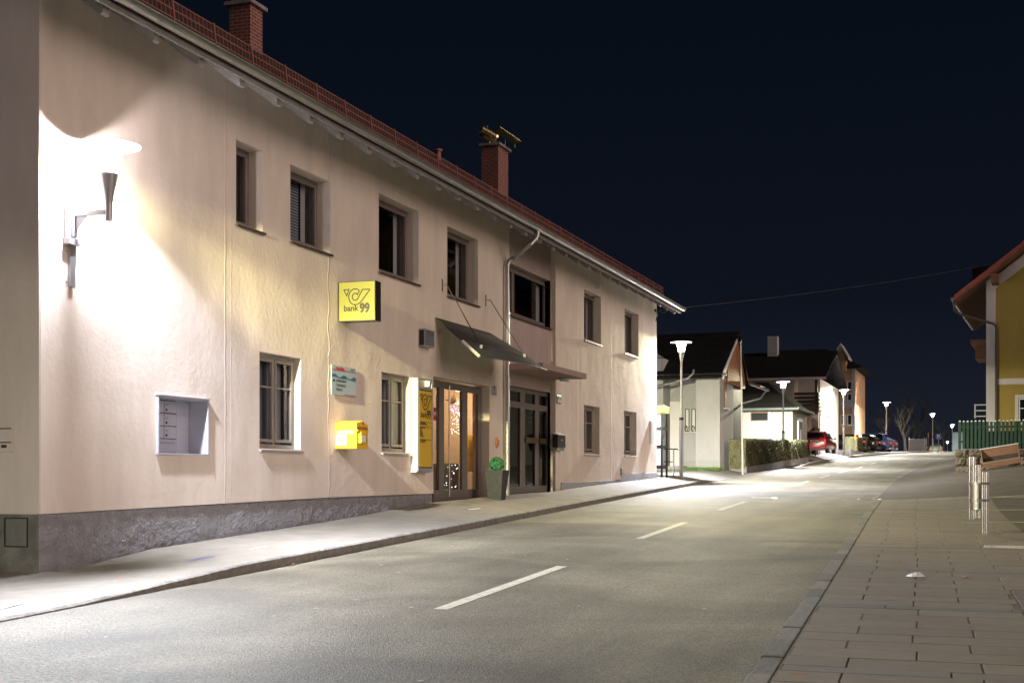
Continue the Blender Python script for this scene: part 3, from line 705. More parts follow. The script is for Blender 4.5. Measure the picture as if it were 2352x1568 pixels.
# vestibule behind the door, with its own small lamps
v = MB(); a2, b2 = door1[0]-.5, 31.2
v.quad((WX-2.6, a2, -.6), (WX-2.6, b2, -.6), (WX-2.6, b2, 2.6), (WX-2.6, a2, 2.6)); v.quad((WX-1.35, b2, -.6), (WX-2.6, b2, -.6), (WX-2.6, b2, 2.6), (WX-1.35, b2, 2.6)); v.quad((WX-.43, door1[1]+.35, -.6), (WX-1.35, b2, -.6), (WX-1.35, b2, 2.6), (WX-.43, door1[1]+.35, 2.6))
v.quad((WX-.43, a2, 2.6), (WX-2.6, a2, 2.6), (WX-2.6, b2, 2.6), (WX-.43, b2, 2.6)); v.quad((WX-.43, a2, zg1), (WX-.43, b2, zg1), (WX-2.6, b2, zg1), (WX-2.6, a2, zg1))
v.quad((WX-.43, a2, -.6), (WX-2.6, a2, -.6), (WX-2.6, a2, 2.6), (WX-.43, a2, 2.6)); v.mi = 1; v.box(WX-2.59, WX-2.4, a2, b2, -.6, .1); v.box(WX-2.58, WX-2.5, a2+3.2, a2+5.2, .75, 1.55); v.box(WX-2.0, WX-1.7, b2-1.0, b2-.05, zg1, .3)
v.build('vestibule', [M['iwall'], M['idark']], B)
tag(None, None, None) if False else None
# second (recessed) door
X2 = XR_-.08
yy = lambda px: atX(px, 1000, X2).y
zg2 = interp(ZL, (door2[0]+door2[1])/2); zt2 = door2[3]-.01; ztr = atX(1186, 928, X2).z
f = MB()
a, b = door2[0]+.001, door2[1]-.001
m1, m2, m3, m4 = yy(1195), yy(1205), yy(1229), yy(1237)
for p, q in ((a, a+.06), (m1, m2), (m3, m4), (b-.12, b)): f.box(X2-.07, X2, p, q, zg2-.3, zt2)
f.box(X2-.068, X2-.002, a, b, zt2-.09, zt2-.001); f.box(X2-.068, X2+.004, a+.01, b-.01, ztr-.07, ztr+.07); f.box(X2-.068, X2-.003, a, b, zg2-.3, zg2+.17)
d2 = f.build('side_door', M['frame_door'], B, bevel=.006)
t = MB()
for p, q in ((a+.06, m1), (m2, m3), (m4, b-.12)):
    for zlo, zhi in ((zg2+.17, ztr-.07), (ztr+.07, zt2-.09)):
        for (e1, e2) in ((p, p+.018), (q-.018, q)): t.box(X2-.004, X2+.008, e1, e2, zlo, zhi)
        t.box(X2-.004, X2+.008, p, q, zhi-.018, zhi)
t.build('glazing_bead', M['steel'], d2)
g = MB()
for p, q in ((a+.06, m1), (m2, m3), (m4, b-.12)): g.quad((X2-.03, p, zg2+.1), (X2-.03, q, zg2+.1), (X2-.03, q, zt2-.05), (X2-.03, p, zt2-.05))
g.build('door_glass', M['glass'], d2)
zp = atX(1218, 1011, X2).z
for p, q in ((m2, m3), (m4, b-.1)):
    h = MB(); h.box(X2+.03, X2+.05, p-.02, q+.06, zp-.07, zp+.07); h.box(X2, X2+.03, p-.01, p+.01, zp-.03, zp+.03); h.build('push_plate', mat('push_plate_brass', (.16, .12, .06), .4, metal=.6), d2)
k = MB(); k.box(X2-1.2, X2-1.15, 31.3, yrec1+.2, -1, 2.6); k.mi = 1; k.box(X2-.35, X2-.3, a+.05, m1+.1, zg2, ztr-.1); k.build('dark_lobby', [M['dark'], M['ired']], d2)
# roof
rf = MB(); GXe = WX+.85
def rz(X): return 5.86+(GXe-X)*.67
ya, yb = Y0-.25, Y1+.22
th = .12
rf.prism([(GXe, ya, rz(GXe)), (RX, ya, rz(RX)), (RX, ya, rz(RX)-th), (GXe, ya, rz(GXe)-th)], (0, yb-ya, 0))
zb_ = rz(RX); rf.prism([(RX-.001, ya, zb_), (RX-6.2, ya, zb_-6.2*.67), (RX-6.2, ya, zb_-6.2*.67-th), (RX-.001, ya, zb_-th)], (0, yb-ya, 0))
roof = rf.build('roof', M['tile'], B)
# overlapping tile rows
tr = MB()
for k in range(14):
    x0 = GXe-.0-k*.36; x1 = x0-.37
    tr.prism([(x0, ya-.01, rz(x0)+.035), (x1, ya-.01, rz(x1)+.012), (x1, ya-.01, rz(x1)+.002), (x0, ya-.01, rz(x0)+.002)], (0, yb-ya+.02, 0))
tr.build('tile_rows', M['tile'], roof)
# soffit boards and rafter tails
sf = MB(); dz_ = .13
sf.prism([(GXe-.02, ya+.01, rz(GXe)-.122), (WX-.2, ya+.01, rz(WX-.2)-.122), (WX-.2, ya+.01, rz(WX-.2)-.16), (GXe-.02, ya+.01, rz(GXe)-.16)], (0, yb-ya-.02, 0))
sf.build('soffit', M['wood_w'], roof)
y = Y0+.2; 
while y < Y1:
    r_ = MB(); zt_ = rz(GXe)-.162
    pr = [(GXe-.10, zt_+.06), (GXe-.10, zt_-.10), (GXe-.14, zt_-.115), (WX+.12, rz(WX+.12)-.33), (WX-.1, rz(WX-.1)-.31), (WX-.1, rz(WX-.1)-.162)]
    r_.prism([(p[0], y, p[1]) for p in pr], (0, .13, 0)); r_.build('rafter_tail', M['wood_w'], roof); y += 1.05
# fascia
MB().box(GXe-.06, GXe-.03, ya, yb, rz(GXe)-.19, rz(GXe)-.01).build('fascia', M['wood_w'], roof)
# gutter: half round trough with beads and joints
gt = MB(); gx = GXe+.06; gr_ = .085; gzc = 5.83; n = 12
ring = [(gx+gr_*math.cos(math.pi*k/n), gzc-gr_*math.sin(math.pi*k/n)) for k in range(n+1)]
ysg = [ya-.05, yb+.05]
gt.add([(x, y, z) for y in ysg for x, z in ring], [(k, k+1, n+2+k, n+1+k) for k in range(n)])
gt.add([(gx+(gr_-.004)*math.cos(math.pi*k/n), y, gzc-(gr_-.004)*math.sin(math.pi*k/n)) for y in ysg for k in range(n+1)], [(k, n+1+k, n+2+k, k+1) for k in range(n)])
gt.tube([(gx+gr_, ysg[0], gzc+.004), (gx+gr_, ysg[1], gzc+.004)], .012, 8)
gt.quad(*[(x, ysg[1], z) for x, z in ring]); gt.quad(*[(x, ysg[0], z) for x, z in ring])
gut = gt.build('gutter', M['zinc'], B, smooth=True)
br = MB(); y = ya+.5
while y < yb:
    rr = gr_+.006
    br = MB(); P1 = [(gx+rr*math.cos(math.pi*kk/n), gzc-rr*math.sin(math.pi*kk/n)) for kk in range(n+1)]
    br.add([(x, yy_, z) for yy_ in (y, y+.03) for x, z in P1], [(k, k+1, n+2+k, n+1+k) for k in range(n)]); br.build('gutter_bracket', M['zinc'], gut)
    y += .86
# downpipe with swan neck
yg = atX(1235, 540, gx).y; yp_ = atX(1165.5, 900, WX+.1).y; xp_ = WX+.1
dp = MB(); q1 = Vector((gx, yg, gzc-.08)); zt_ = atX(1167, 603, xp_).z
dp.tube([q1+Vector((0, 0, .04)), q1+Vector((0, 0, -.10)), q1+Vector((-.03, -.04, -.2)), q1+Vector((-.1, -.15, -.3)), Vector((xp_+.12, yp_+.2, zt_+.13)), Vector((xp_+.03, yp_+.05, zt_+.05)), Vector((xp_, yp_, zt_-.08)), Vector((xp_, yp_, 2)), Vector((xp_, yp_, interp(ZL, yp_)-.1))], .052, 14)
dpo = dp.build('downpipe', M['zinc'], B, smooth=True)
k = MB()
for z in (zt_-.1, zt_-1.2, .55, .2, 2.4): k.cyl((xp_, yp_, z), (xp_, yp_, z+.035), .06, n=14)
k.build('pipe_clip', M['zinc'], dpo)
# snow guard lattice on the roof
sg = MB(); xg = WX+.85-.62; zg0 = rz(xg)+.05; hh = .25; lean = -.03
y = ya+.1
sec = 2.1
def sgp(y, t): return (xg+lean*t, y, zg0+hh*t)
for t in (0, .5, 1): sg.box(xg+lean*t-.006, xg+lean*t+.006, ya+.1, yb-.1, zg0+hh*t-.008, zg0+hh*t+.008)
k = ya+.12; i = 0
while k < yb-.1:
    sg.prism([(xg-.004, k, zg0), (xg+.004, k, zg0), (xg+.004+lean, k, zg0+hh), (xg-.004+lean, k, zg0+hh)], (0, .009, 0)); k += .105
sgo = sg.build('snow_guard', M['snow'], roof)
k = ya+.6
while k < yb-.2:
    s2 = MB()
    s2.prism([(xg+.015, k, zg0-.10), (xg+.035, k, zg0-.10), (xg+.02+lean, k, zg0+hh+.02), (xg+lean, k, zg0+hh+.02)], (0, .03, 0))
    s2.prism([(xg-.30, k, rz(xg-.3)+.02), (xg-.27, k, rz(xg-.3)+.02), (xg+lean, k, zg0+hh), (xg+lean-.03, k, zg0+hh)], (0, .02, 0)); s2.build('guard_bracket', M['snow'], sgo); k += 1.05
# chimneys
def chimney(px0, px1, px2, Xf, ztop, cap_o=.09):
    y = atX(px1, 300, Xf).y; y2 = atX(px2, 300, Xf).y; x0 = atY(px0, 300, y).x
    o = MB().box(x0, Xf, y, y2, 7.5, ztop).build('chimney', M['brick'], roof)
    MB().box(x0-cap_o, Xf+cap_o, y-cap_o, y2+cap_o, ztop+.001, ztop+.09).build('chimney_cap', M['cap'], o, bevel=.01)
    return o, (x0, Xf, y, y2)
ch1, _ = chimney(526.6, 574.7, 602.8, -15.5, 10.57)
ch2, (cx0, cx1, cy0, cy1) = chimney(1106.8, 1144.3, 1167.2, -15.5, 11.18)
# metal cowl and tilted weather plate on the second chimney
ck = MB(); cxm = (cx0+cx1)/2; cb = Vector((cxm-.12, cy0+.25, 11.62)); dv = Vector((.55, .3, -.32)).normalized()
ck.cyl(cb-dv*.36, cb-dv*.28, .12, .19, 20); ck.cyl(cb-dv*.28, cb+dv*.22, .20, .20, 20); ck.cyl(cb+dv*.22, cb+dv*.30, .22, .2, 20)
for s_ in (-.3, 0, .2): ck.cyl(cb+dv*s_, cb+dv*(s_+.03), .225, .225, 20)
ck.cyl((cxm-.12, cy0+.25, 11.27), (cxm-.12, cy0+.25, 11.5), .05)
brass = mat('cowl_brass', (.75, .62, .33), .25, metal=1, var=.3, vscale=6)
cw = ck.build('chimney_cowl', brass, ch2, smooth=True)
ck = MB(); pc = Vector((cxm+.42, cy0+.62, 11.62)); u_ = Vector((.5, .35, -.36)); w_ = Vector((-.2, .3, .02))
ck.prism([pc-u_*.6-w_, pc+u_*.6-w_, pc+u_*.6+w_, pc-u_*.6+w_], (0, 0, .025)); ck.build('weather_plate', brass, ch2)
ck = MB(); ck.cyl((cxm+.35, cy0+.5, 11.27), (cxm+.38, cy0+.55, 11.66), .012); ck.cyl((cxm+.6, cy0+.85, 11.27), (cxm+.56, cy0+.8, 11.55), .012); ck.cyl((cxm-.2, cy0+.3, 11.27), (cxm-.2, cy0+.3, 11.95), .01)
ck.build('cowl_stay', M['zinc'], ch2)
vp = MB(); yv = atX(1007, 345, -14.2).y; vp.cyl((-14.2, yv, 8.0), (-14.2, yv, 8.95), .07, n=12); vp.cyl((-14.2, yv, 8.95), (-14.2, yv, 9.0), .11, n=12); vp.build('vent_pipe', M['snow'], roof)
# concrete canopy over the recessed door
zs = atX(1276, 872, WX).z
yca = yrec0+.02; ycb = yrec1+.02
MB().box(XR_-.02, WX+.86, yca, ycb, zs, zs+.145).build('concrete_canopy', mat('canopy_concrete', (.36, .27, .245), .85, bump=[(15, .008, 3)], var=.12), B, bevel=.008)
p = atX(1262, 866, -10.4)
lt = thing('ceiling_light', 'small round white ceiling light under the concrete canopy', 'ceiling light', (-10.35, yrec1-.62, zs-.001))
MB().cyl((-10.35, yrec1-.62, zs-.035), (-10.35, yrec1-.62, zs-.001), .15, n=24).build('base', M['grey'], lt)
MB().lathe((-10.35, yrec1-.62, zs), [(.10, -.10), (.135, -.08), (.14, -.037)], 24).build('lamp_shade', M['white'], lt, smooth=True)
# gable hatch and letter slots
hx = lambda px, py: atY(px, py, Y0-.055)
p = hx(18, 1190); q = hx(62, 1254)
g = thing('wall_hatch', 'grey metal hatch door set in the plinth at the far left edge', 'hatch', (p.x, Y0-.05, q.z))
MB().box(p.x-.02, q.x, Y0-.072, Y0-.0505, q.z, p.z).build('hatch_door', mat('hatch_metal', (.14, .14, .13), .6, var=.3), g, bevel=.004)
MB().box(p.x-.05, q.x+.012, Y0-.062, Y0-.0503, q.z-.012, p.z+.012).build('hatch_frame', M['black'], g)
p = atY(22, 970, Y0-.03); g = thing('intercom_panel', 'pale intercom panel with slot on the shaded end wall', 'intercom', (p.x, Y0-.021, p.z-.4))
MB().box(p.x-.35, p.x+.08, Y0-.035, Y0-.0205, p.z-.36, p.z).build('panel', M['wall2'], g, bevel=.004)
k = MB(); k.box(p.x-.3, p.x+.03, Y0-.037, Y0-.0352, p.z-.08, p.z-.065); k.box(p.x-.3, p.x+.03, Y0-.037, Y0-.0352, p.z-.25, p.z-.235); k.box(p.x-.12, p.x-.04, Y0-.038, Y0-.0352, p.z-.31, p.z-.27); k.build('slot', M['ink'], g)

# ------------------------------------------------------------------ things on the facade
# letter lockers in their niche
a, b, c, d = niche
L = thing('mailbox_unit', 'aluminium bank of letter boxes set in a framed niche', 'mailboxes', (WX, (a+b)/2, c))
f = MB(); o_ = .012; pr_ = .042
for (p, q, r_, s_) in ((a-o_, a+.012, c-o_, d+o_), (b-.012, b+o_, c-o_, d+o_), (a+.012, b-.012, d-.012, d+o_), (a+.012, b-.012, c-o_, c+.012)):
    f.box(WX-.33, WX+pr_, p, q, r_, s_)
f.box(WX-.0, WX+pr_+.018, a-.03, b+.04, d+o_+.001, d+o_+.012)
f.build('housing', M['locker'], L)
XBk = WX-.30
MB().box(XBk-.02, XBk, a+.012, b-.012, c+.012, d-.012).build('back_plate', mat('locker_gap', (.12, .12, .14), .6), L)
py_ = [yd(365-7, XBk), 0, 0]
cols = [a+.02, a+.02+.27, a+.02+.58, a+.02+.89]
b_in = cols[-1]; MB().box(XBk-.001, XBk+.012, cols[-1]+.004, b-.013, c+.013, d-.013).build('side_panel', M['locker'], L)
rows_ = [c+.02, c+.02+(d-c-.04)*.27, c+.02+(d-c-.04)*.51, c+.02+(d-c-.04)*.755, d-.02]
for i in range(3):
    for j in range(4):
        if j == 0 and i == 1: p, q = cols[1]+.006, cols[3]-.006
        elif j == 0 and i == 2: continue
        else: p, q = cols[i]+.006, cols[i+1]-.006
        dr = MB().box(XBk, XBk+.018, p, q, rows_[j]+.007, rows_[j+1]-.007).build('locker_door', M['locker'], L, bevel=.002)
        k = MB(); zz = rows_[j]+.05; k.cyl((XBk+.016, p+.05, zz), (XBk+.026, p+.05, zz), .018, n=12)
        k.build('lock', M['black'], dr); k = MB()
        if j: k.box(XBk+.018, XBk+.02, p+.03, p+.09, rows_[j+1]-.08, rows_[j+1]-.05)
        else: k.box(XBk+.018, XBk+.021, p+.06, q-.04, rows_[j+1]-.07, rows_[j+1]-.045)
        k.build('name_slot', M['grey'], dr)
# illuminated sign box, square to the wall
ys_ = 21.15; zb_, zt_ = 2.725, 3.425
S = thing('illuminated_sign', 'square yellow light box sign with horn emblem projecting from the facade', 'sign', (WX, ys_, zb_))
x0s, x1s = WX+.02, WX+.735
MB().box(x0s, x1s, ys_, ys_+.23, zb_, zt_).build('sign_case', M['black'], S)
M['litpanel'] = mat('lit_sign_panel', (.13, .115, .012), .35, emis=(.82, .76, .13), estr=.52)
MB().box(x0s+.012, x1s-.012, ys_-.006, ys_-.0005, zb_+.012, zt_-.012).build('sign_face', M['litpanel'], S)
MB().box(WX-.0, WX+.02, ys_+.05, ys_+.18, zb_+.1, zt_-.1).build('wall_bracket', M['black'], S)
HORN = [(765,430),(735,400),(690,378),(640,370),(570,385),(510,420),(465,475),(438,540),(430,600),(440,670),(470,735),(515,785),(570,815),(630,825),(700,812),(770,775),(840,715),(900,640),(1090,402),(1082,386),(870,388),(855,402),(745,600),(710,660),(675,690),(630,700),(585,685),(555,650),(545,600),(555,550),(590,510),(640,498),(680,508),(702,535)]
TRI = [(278,402),(440,388),(370,572)]
def horn(mb, W, x0, y0, o, ux, uy, nn, sy=1):
    """W = width of emblem block (1115 units), top-left at x0,y0"""
    k = W/1115
    cv = lambda p: (x0+(p[0]-125)*k, y0-(p[1]+ (p[0]-125)*.0403-185)*k*sy)
    mb.ribbon([cv(p) for p in HORN], 31*k, o, ux, uy, nn, closed=True); mb.ribbon([cv(p) for p in TRI], 30*k, o, ux, uy, nn, closed=True)
W = x1s-x0s-.024; oo = (x0s+.012, ys_-.006, zb_+.012); UX, UZ = (1, 0, 0), (0, 0, 1)
em = MB(); horn(em, W, 0, W*.99, oo, UX, UZ, (0, -1, 0))
put_text(em, text('bank', .15, .005, sx=1.0), W*.13, W*.245, oo, UX, UZ, (0, -1, 0)); put_text(em, text('99', .225, .012, sx=.86), W*.585, W*.20, oo, UX, UZ, (0, -1, 0))
em.build('sign_lettering', M['ink'], S)
# dry-cleaning sign flat on the wall
ya_, zt2_ = fz(762, 836.5, WX+.03); yb_, _ = fz(817.5, 850, WX+.03); zb2_ = atX(763, 905, WX+.03).z
S = thing('cleaning_sign', 'small light blue dry cleaning sign with red bar and black lettering', 'sign', (WX, ya_, zb2_))
Wd, Hd = yb_-ya_, zt2_-zb2_
bluepan = mat('sign_pale_blue', (.36, .46, .52), .5)
MB().box(WX+.012, WX+.03, ya_, yb_, zb2_, zt2_).build('board', bluepan, S, bevel=.003)
k = MB()
for yy_ in (ya_+.25, yb_-.1): k.box(WX, WX+.0115, yy_-.015, yy_+.015, zb2_+.1, zt2_-.1)
k.build('standoff', M['grey'], S)
o = (WX+.03, ya_, zb2_); UY = (0, 1, 0); N = (1, 0, 0)
k = MB(); k.box(WX+.0305, WX+.033, ya_+.005, yb_-.005, zb2_+Hd*.835, zb2_+Hd*.86); k.build('red_bar', M['red'], S)
k = MB(); put_text(k, text('modex', Hd*.21, .004, sx=1.1), Wd*.15, Hd*.84, o, UY, UZ, N, .004); k.box(WX+.0305, WX+.032, ya_+Wd*.5, yb_-.02, zb2_+.015, zb2_+.025); k.build('red_lettering', M['red'], S)
k = MB(); fs = Hd*.145
put_text(k, text('Annahmestelle für', fs, .001, sx=.72), Wd*.17, Hd*.45, o, UY, UZ, N); put_text(k, text('Textilreinigung &', fs, .001, sx=.72), Wd*.17, Hd*.30, o, UY, UZ, N); put_text(k, text('Wäscherei', fs, .001, sx=.72), Wd*.17, Hd*.15, o, UY, UZ, N)
k.box(WX+.0305, WX+.0325, ya_+Wd*.05, ya_+Wd*.12, zb2_+Hd*.44, zb2_+Hd*.52); k.ribbon([(Wd*.76, Hd*.89), (Wd*.8, Hd*.95), (Wd*.85, Hd*.88), (Wd*.9, Hd*.95), (Wd*.95, Hd*.9)], .006, o, UY, UZ, N)
k.build('black_lettering', M['ink'], S)
k = MB(); pts = []; 
for lay, (h0, cc) in enumerate(((.60, 0), )):
    top = [(Wd*(i/14), Hd*(h0+.06+.05*math.sin(i*1.1)+R.uniform(-.015, .02)-.04*(i/14))) for i in range(15)]
    bot = [(Wd*(i/14), Hd*(h0+.02*math.sin(i*.9)-.01+R.uniform(-.01, .01)-.04*(i/14))) for i in range(15)]
    for i in range(14):
        k.quad(*[(WX+.0325, ya_+p[0], zb2_+p[1]) for p in (bot[i], bot[i+1], top[i+1], top[i])])
k.build('water_splash', mat('splash_blue', (.05, .14, .26), .5), S)
# yellow letter box
yL = atX(772, 1000, WX+.02).y
pL = atY(819, 1000, yL); xo = pL.x; zt3, zb3 = atY(819, 966.5, yL).z, atY(819, 1030, yL).z; Ln = .46
S = thing('letter_box', 'yellow letter box with a ridged lid fixed to the wall under the cleaning sign', 'letter box', (WX, yL, zb3))
k = MB(); prof = [(yL, zb3), (yL+Ln, zb3), (yL+Ln, zt3-.05), (yL+Ln*.5, zt3+.015), (yL, zt3-.03)]
k.prism([(WX+.003, y, z) for y, z in prof], (xo-WX-.003, 0, 0)); lb = k.build('box_body', M['yellow'], S, bevel=.006)
zl = zt3-.165
k = MB(); k.box(xo+.0005, xo+.035, yL-.012, yL+Ln+.02, zl-.012, zl+.006); k.build('rain_ledge', M['yellow'], S, bevel=.003)
k = MB(); k.box(xo+.0005, xo+.004, yL+.02, yL+Ln-.02, zl+.01, zl+.07); k.box(xo+.0005, xo+.004, yL+Ln*.45, yL+Ln*.6, zl+.1, zl+.15); k.build('posting_slot', mat('slot_ochre', (.28, .12, .01), .6), S)
k = MB(); k.box(xo+.0005, xo+.05, yL+.08, yL+.28, zb3+.10, zb3+.30); k.build('timetable_case', M['yellow'], S, bevel=.004)
k = MB(); k.box(xo+.0505, xo+.052, yL+.1, yL+.26, zb3+.12, zb3+.24); k.build('timetable', M['white'], S)
k = MB()
for i in range(6): k.box(xo+.0005, xo+.002, yL+.31, yL+.31+R.uniform(.07, .12), zb3+.24-i*.028, zb3+.252-i*.028)
k.build('small_print', M['ink'], S)
k = MB(); k.box(WX+.03, xo-.05, yL-.004, yL-.0005, zt3-.15, zt3-.085); k.build('panel_line', mat('line_orange', (.55, .22, .01), .5), S)
k = MB(); k.box(WX+.035, xo-.055, yL-.006, yL-.0042, zt3-.145, zt3-.09); k.build('flap_panel', M['yellow'], S)
k = MB(); k.box(WX+.04, xo-.06, yL-.003, yL-.0005, zb3+.27, zb3+.32); k.box(WX+.02, WX+.22, yL-.003, yL-.0005, zb3+.06, zb3+.25); k.build('white_label', M['white'], S)
k = MB(); k.box(WX+.05, WX+.10, yL-.005, yL-.0032, zb3+.17, zb3+.2); k.box(WX+.13, WX+.18, yL-.005, yL-.0032, zb3+.17, zb3+.2); k.build('label_print', M['yellow'], S)
# tall yellow notice sign standing off the wall by the door
xs_ = WX+.16
yA, yB = atX(960.5, 1000, xs_).y, atX(994, 1000, xs_).y; zA, zB = atX(961, 1082, xs_).z, atX(961, 867, xs_).z; zP = atX(961, 893, xs_).z
S = thing('notice_sign', 'tall narrow yellow notice sign with horn emblem in a grey frame beside the glass door', 'sign', (WX, yA, zA))
k = MB(); k.box(WX, xs_-.04, yA-.0, yA+.03, zA-.02, zB); k.box(WX, xs_-.04, yB-.03, yB, zA-.02, zB); k.build('side_panel', M['white'], S)
k = MB(); k.box(xs_-.04, xs_, yA, yA+.035, zA, zB); k.box(xs_-.04, xs_, yB-.035, yB, zA, zB); k.box(xs_-.04, xs_-.001, yA+.035, yB-.035, zA, zA+.07); k.box(xs_-.04, xs_-.001, yA+.035, yB-.035, zP, zP+.05); k.box(xs_-.04, xs_-.001, yA+.035, yB-.035, zB-.03, zB); k.build('frame', M['grey'], S, bevel=.003)
ya3, yb3, za3, zb4 = yA+.036, yB-.036, zA+.071, zP-.001
MB().box(xs_-.035, xs_-.002, ya3, yb3, za3, zb4).build('edge', M['black'], S)
MB().box(xs_-.0015, xs_+.002, ya3+.02, yb3-.02, za3+.02, zb4-.02).build('sign_face', M['signpan'], S)
W = yb3-ya3-.04; H = zb4-za3-.04; o = (xs_+.002, ya3+.02, za3+.02); k = MB()
horn(k, W*1.2, -W*.09, H+.07, o, UY, UZ, N, 1.0)
put_text(k, text('bank', W*.27, .002), W*.09, H-W*.84, o, UY, UZ, N); put_text(k, text('99', W*.40, .008, sx=.8), W*.6, H-W*.88, o, UY, UZ, N)
for v_ in (.60, .535, .37): k.box(xs_+.002, xs_+.004, ya3+.04, yb3-.04, za3+H*v_, za3+H*v_+.008)
for v_, tx in ((.575, 'Öffnungszeiten'), (.553, 'Montag bis Freitag'), (.51, 'Briefe, Pakete'), (.487, 'Geld'), (.465, 'Bank'), (.442, 'Energie'), (.42, 'Medien'), (.398, 'Telefonie'), (.345, 'Ihr verlässlicher'), (.323, 'Servicepartner')):
    put_text(k, text(tx, .045, .002), .03, H*v_, o, UY, UZ, N)
k.build('sign_lettering', M['ink'], S)
# little things on the wall
def wallbox(name, label, cat, px0, px1, py0, py1, dpt, m_, parts, X=WX):
    y0, z1 = fz(px0, py0, X+dpt); y1, _ = fz(px1, py0, X+dpt); _, z0 = fz(px0, py1, X+dpt)
    r = thing(name, label, cat, (X, (y0+y1)/2, z0)); MB().box(X+.002, X+dpt, y0, y1, z0, z1).build(parts[0], m_, r, bevel=min(.008, dpt*.3)); return r, y0, y1, z0, z1
r, y0, y1, z0, z1 = wallbox('meter_box', 'small grey box with louvred front mounted high beside the awning', 'electrical box', 976, 998, 754, 795, .14, M['grey'], ['case'])
k = MB()
for i in range(6): k.box(WX+.1405, WX+.146, y0+.03, y1-.03, z0+.05+i*.05, z0+.07+i*.05)
k.box(WX+.02, WX+.12, y0-.004, y0-.0005, z0+.03, z1-.03); k.build('louvre', M['black'], r)
r, y0, y1, z0, z1 = wallbox('number_plate', 'small blue grey house number plate right of the glass door', 'number plate', 1130.5, 1141, 886, 906, .02, M['plate'], ['plate'])
k = MB(); put_text(k, text('3', .17, .006, 'CENTER'), (y1-y0)/2, .10, (WX+.02, y0, z0), UY, UZ, N); put_text(k, text('HAUPTPL.', .04, .001, 'CENTER'), (y1-y0)/2, .03, (WX+.02, y0, z0), UY, UZ, N)
k.box(WX+.0201, WX+.022, y0+.01, y1-.01, z1-.016, z1-.010); k.box(WX+.0201, WX+.022, y0+.01, y1-.01, z0+.010, z0+.016); k.build('lettering', M['ink'], r)
r, y0, y1, z0, z1 = wallbox('doorbell', 'steel doorbell plate with a green light right of the recessed door', 'doorbell', 1280, 1290, 907, 926, .03, M['grey'], ['plate'])
k = MB(); k.cyl((WX+.03, (y0+y1)/2, z1-.08), (WX+.036, (y0+y1)/2, z1-.08), .02); k.build('green_light', mat('green_led', (.05, .5, .2), .4, emis=(.1, .9, .4), estr=.8), r)
k = MB(); k.box(WX+.03, WX+.034, y0+.05, y1-.05, z0+.04, z0+.09); k.build('button', M['white'], r)
r, y0, y1, z0, z1 = wallbox('letter_box', 'dark metal letter box with a sloping lid right of the recessed door', 'letter box', 1281, 1299, 997, 1027, .15, M['black'], ['case'])
k = MB(); k.prism([(WX+.002, y0-.02, z1+.05), (WX+.2, y0-.02, z1-.01), (WX+.2, y0-.02, z1-.025), (WX+.002, y0-.02, z1+.001)], (0, y1-y0+.04, 0)); k.build('lid', mat('pale_lid', (.5, .48, .46), .5), r)
k = MB(); k.box(WX+.1505, WX+.155, (y0+y1)/2-.02, (y0+y1)/2+.04, z0+.18, z0+.22); k.build('lock', M['white'], r)
k = MB(); k.box(WX+.02, WX+.12, y0+.02, y1-.02, z0-.08, z0-.001); k.build('newspaper_rack', M['steel'], r)
r, y0, y1, z0, z1 = wallbox('cable_conduit', 'white vertical plastic conduit near the far corner of the facade', 'conduit', 1496.5, 1502, 966, 1018, .08, M['white'], ['cover'])
r, y0, y1, z0, z1 = wallbox('drain_pipe_stub', 'short grey pipe stub at the foot of the facade below the far windows', 'pipe', 1428, 1432, 1075, 1092, .05, M['grey'], ['pipe'])
r, y0, y1, z0, z1 = wallbox('motion_sensor', 'tiny white sensor high on the wall between eaves and small window', 'sensor', 1377.5, 1382, 655, 663, .07, M['white'], ['housing'])
k = MB(); k.tube([(WX+.01, (y0+y1)/2, z1), (WX+.01, (y0+y1)/2, z1+.45)], .006, 6); k.build('cable', M['grey'], r)
# terracotta face
yo, zo = fz(1139.5, 1016)
k = MB(); k.lathe((0, 0, 0), [(.001, -.14), (.05, -.11), (.085, -.03), (.09, .04), (.06, .11), (.001, .13)], 16)
k.v = [Vector((WX+.004+max(0, p.x)*.6, yo+p.y, zo+p.z)) for p in k.v]
r = thing('wall_ornament', 'terracotta wall mask hanging between the glass door and the downpipe', 'ornament', (WX, yo, zo)); k.build('mask', M['terra'], r, smooth=True)
k = MB(); k.box(WX+.045, WX+.07, yo-.045, yo-.02, zo+.03, zo+.045); k.box(WX+.045, WX+.07, yo+.02, yo+.045, zo+.03, zo+.045); k.box(WX+.045, WX+.068, yo-.03, yo+.03, zo-.06, zo-.045); k.build('face_features', M['ink'], r)
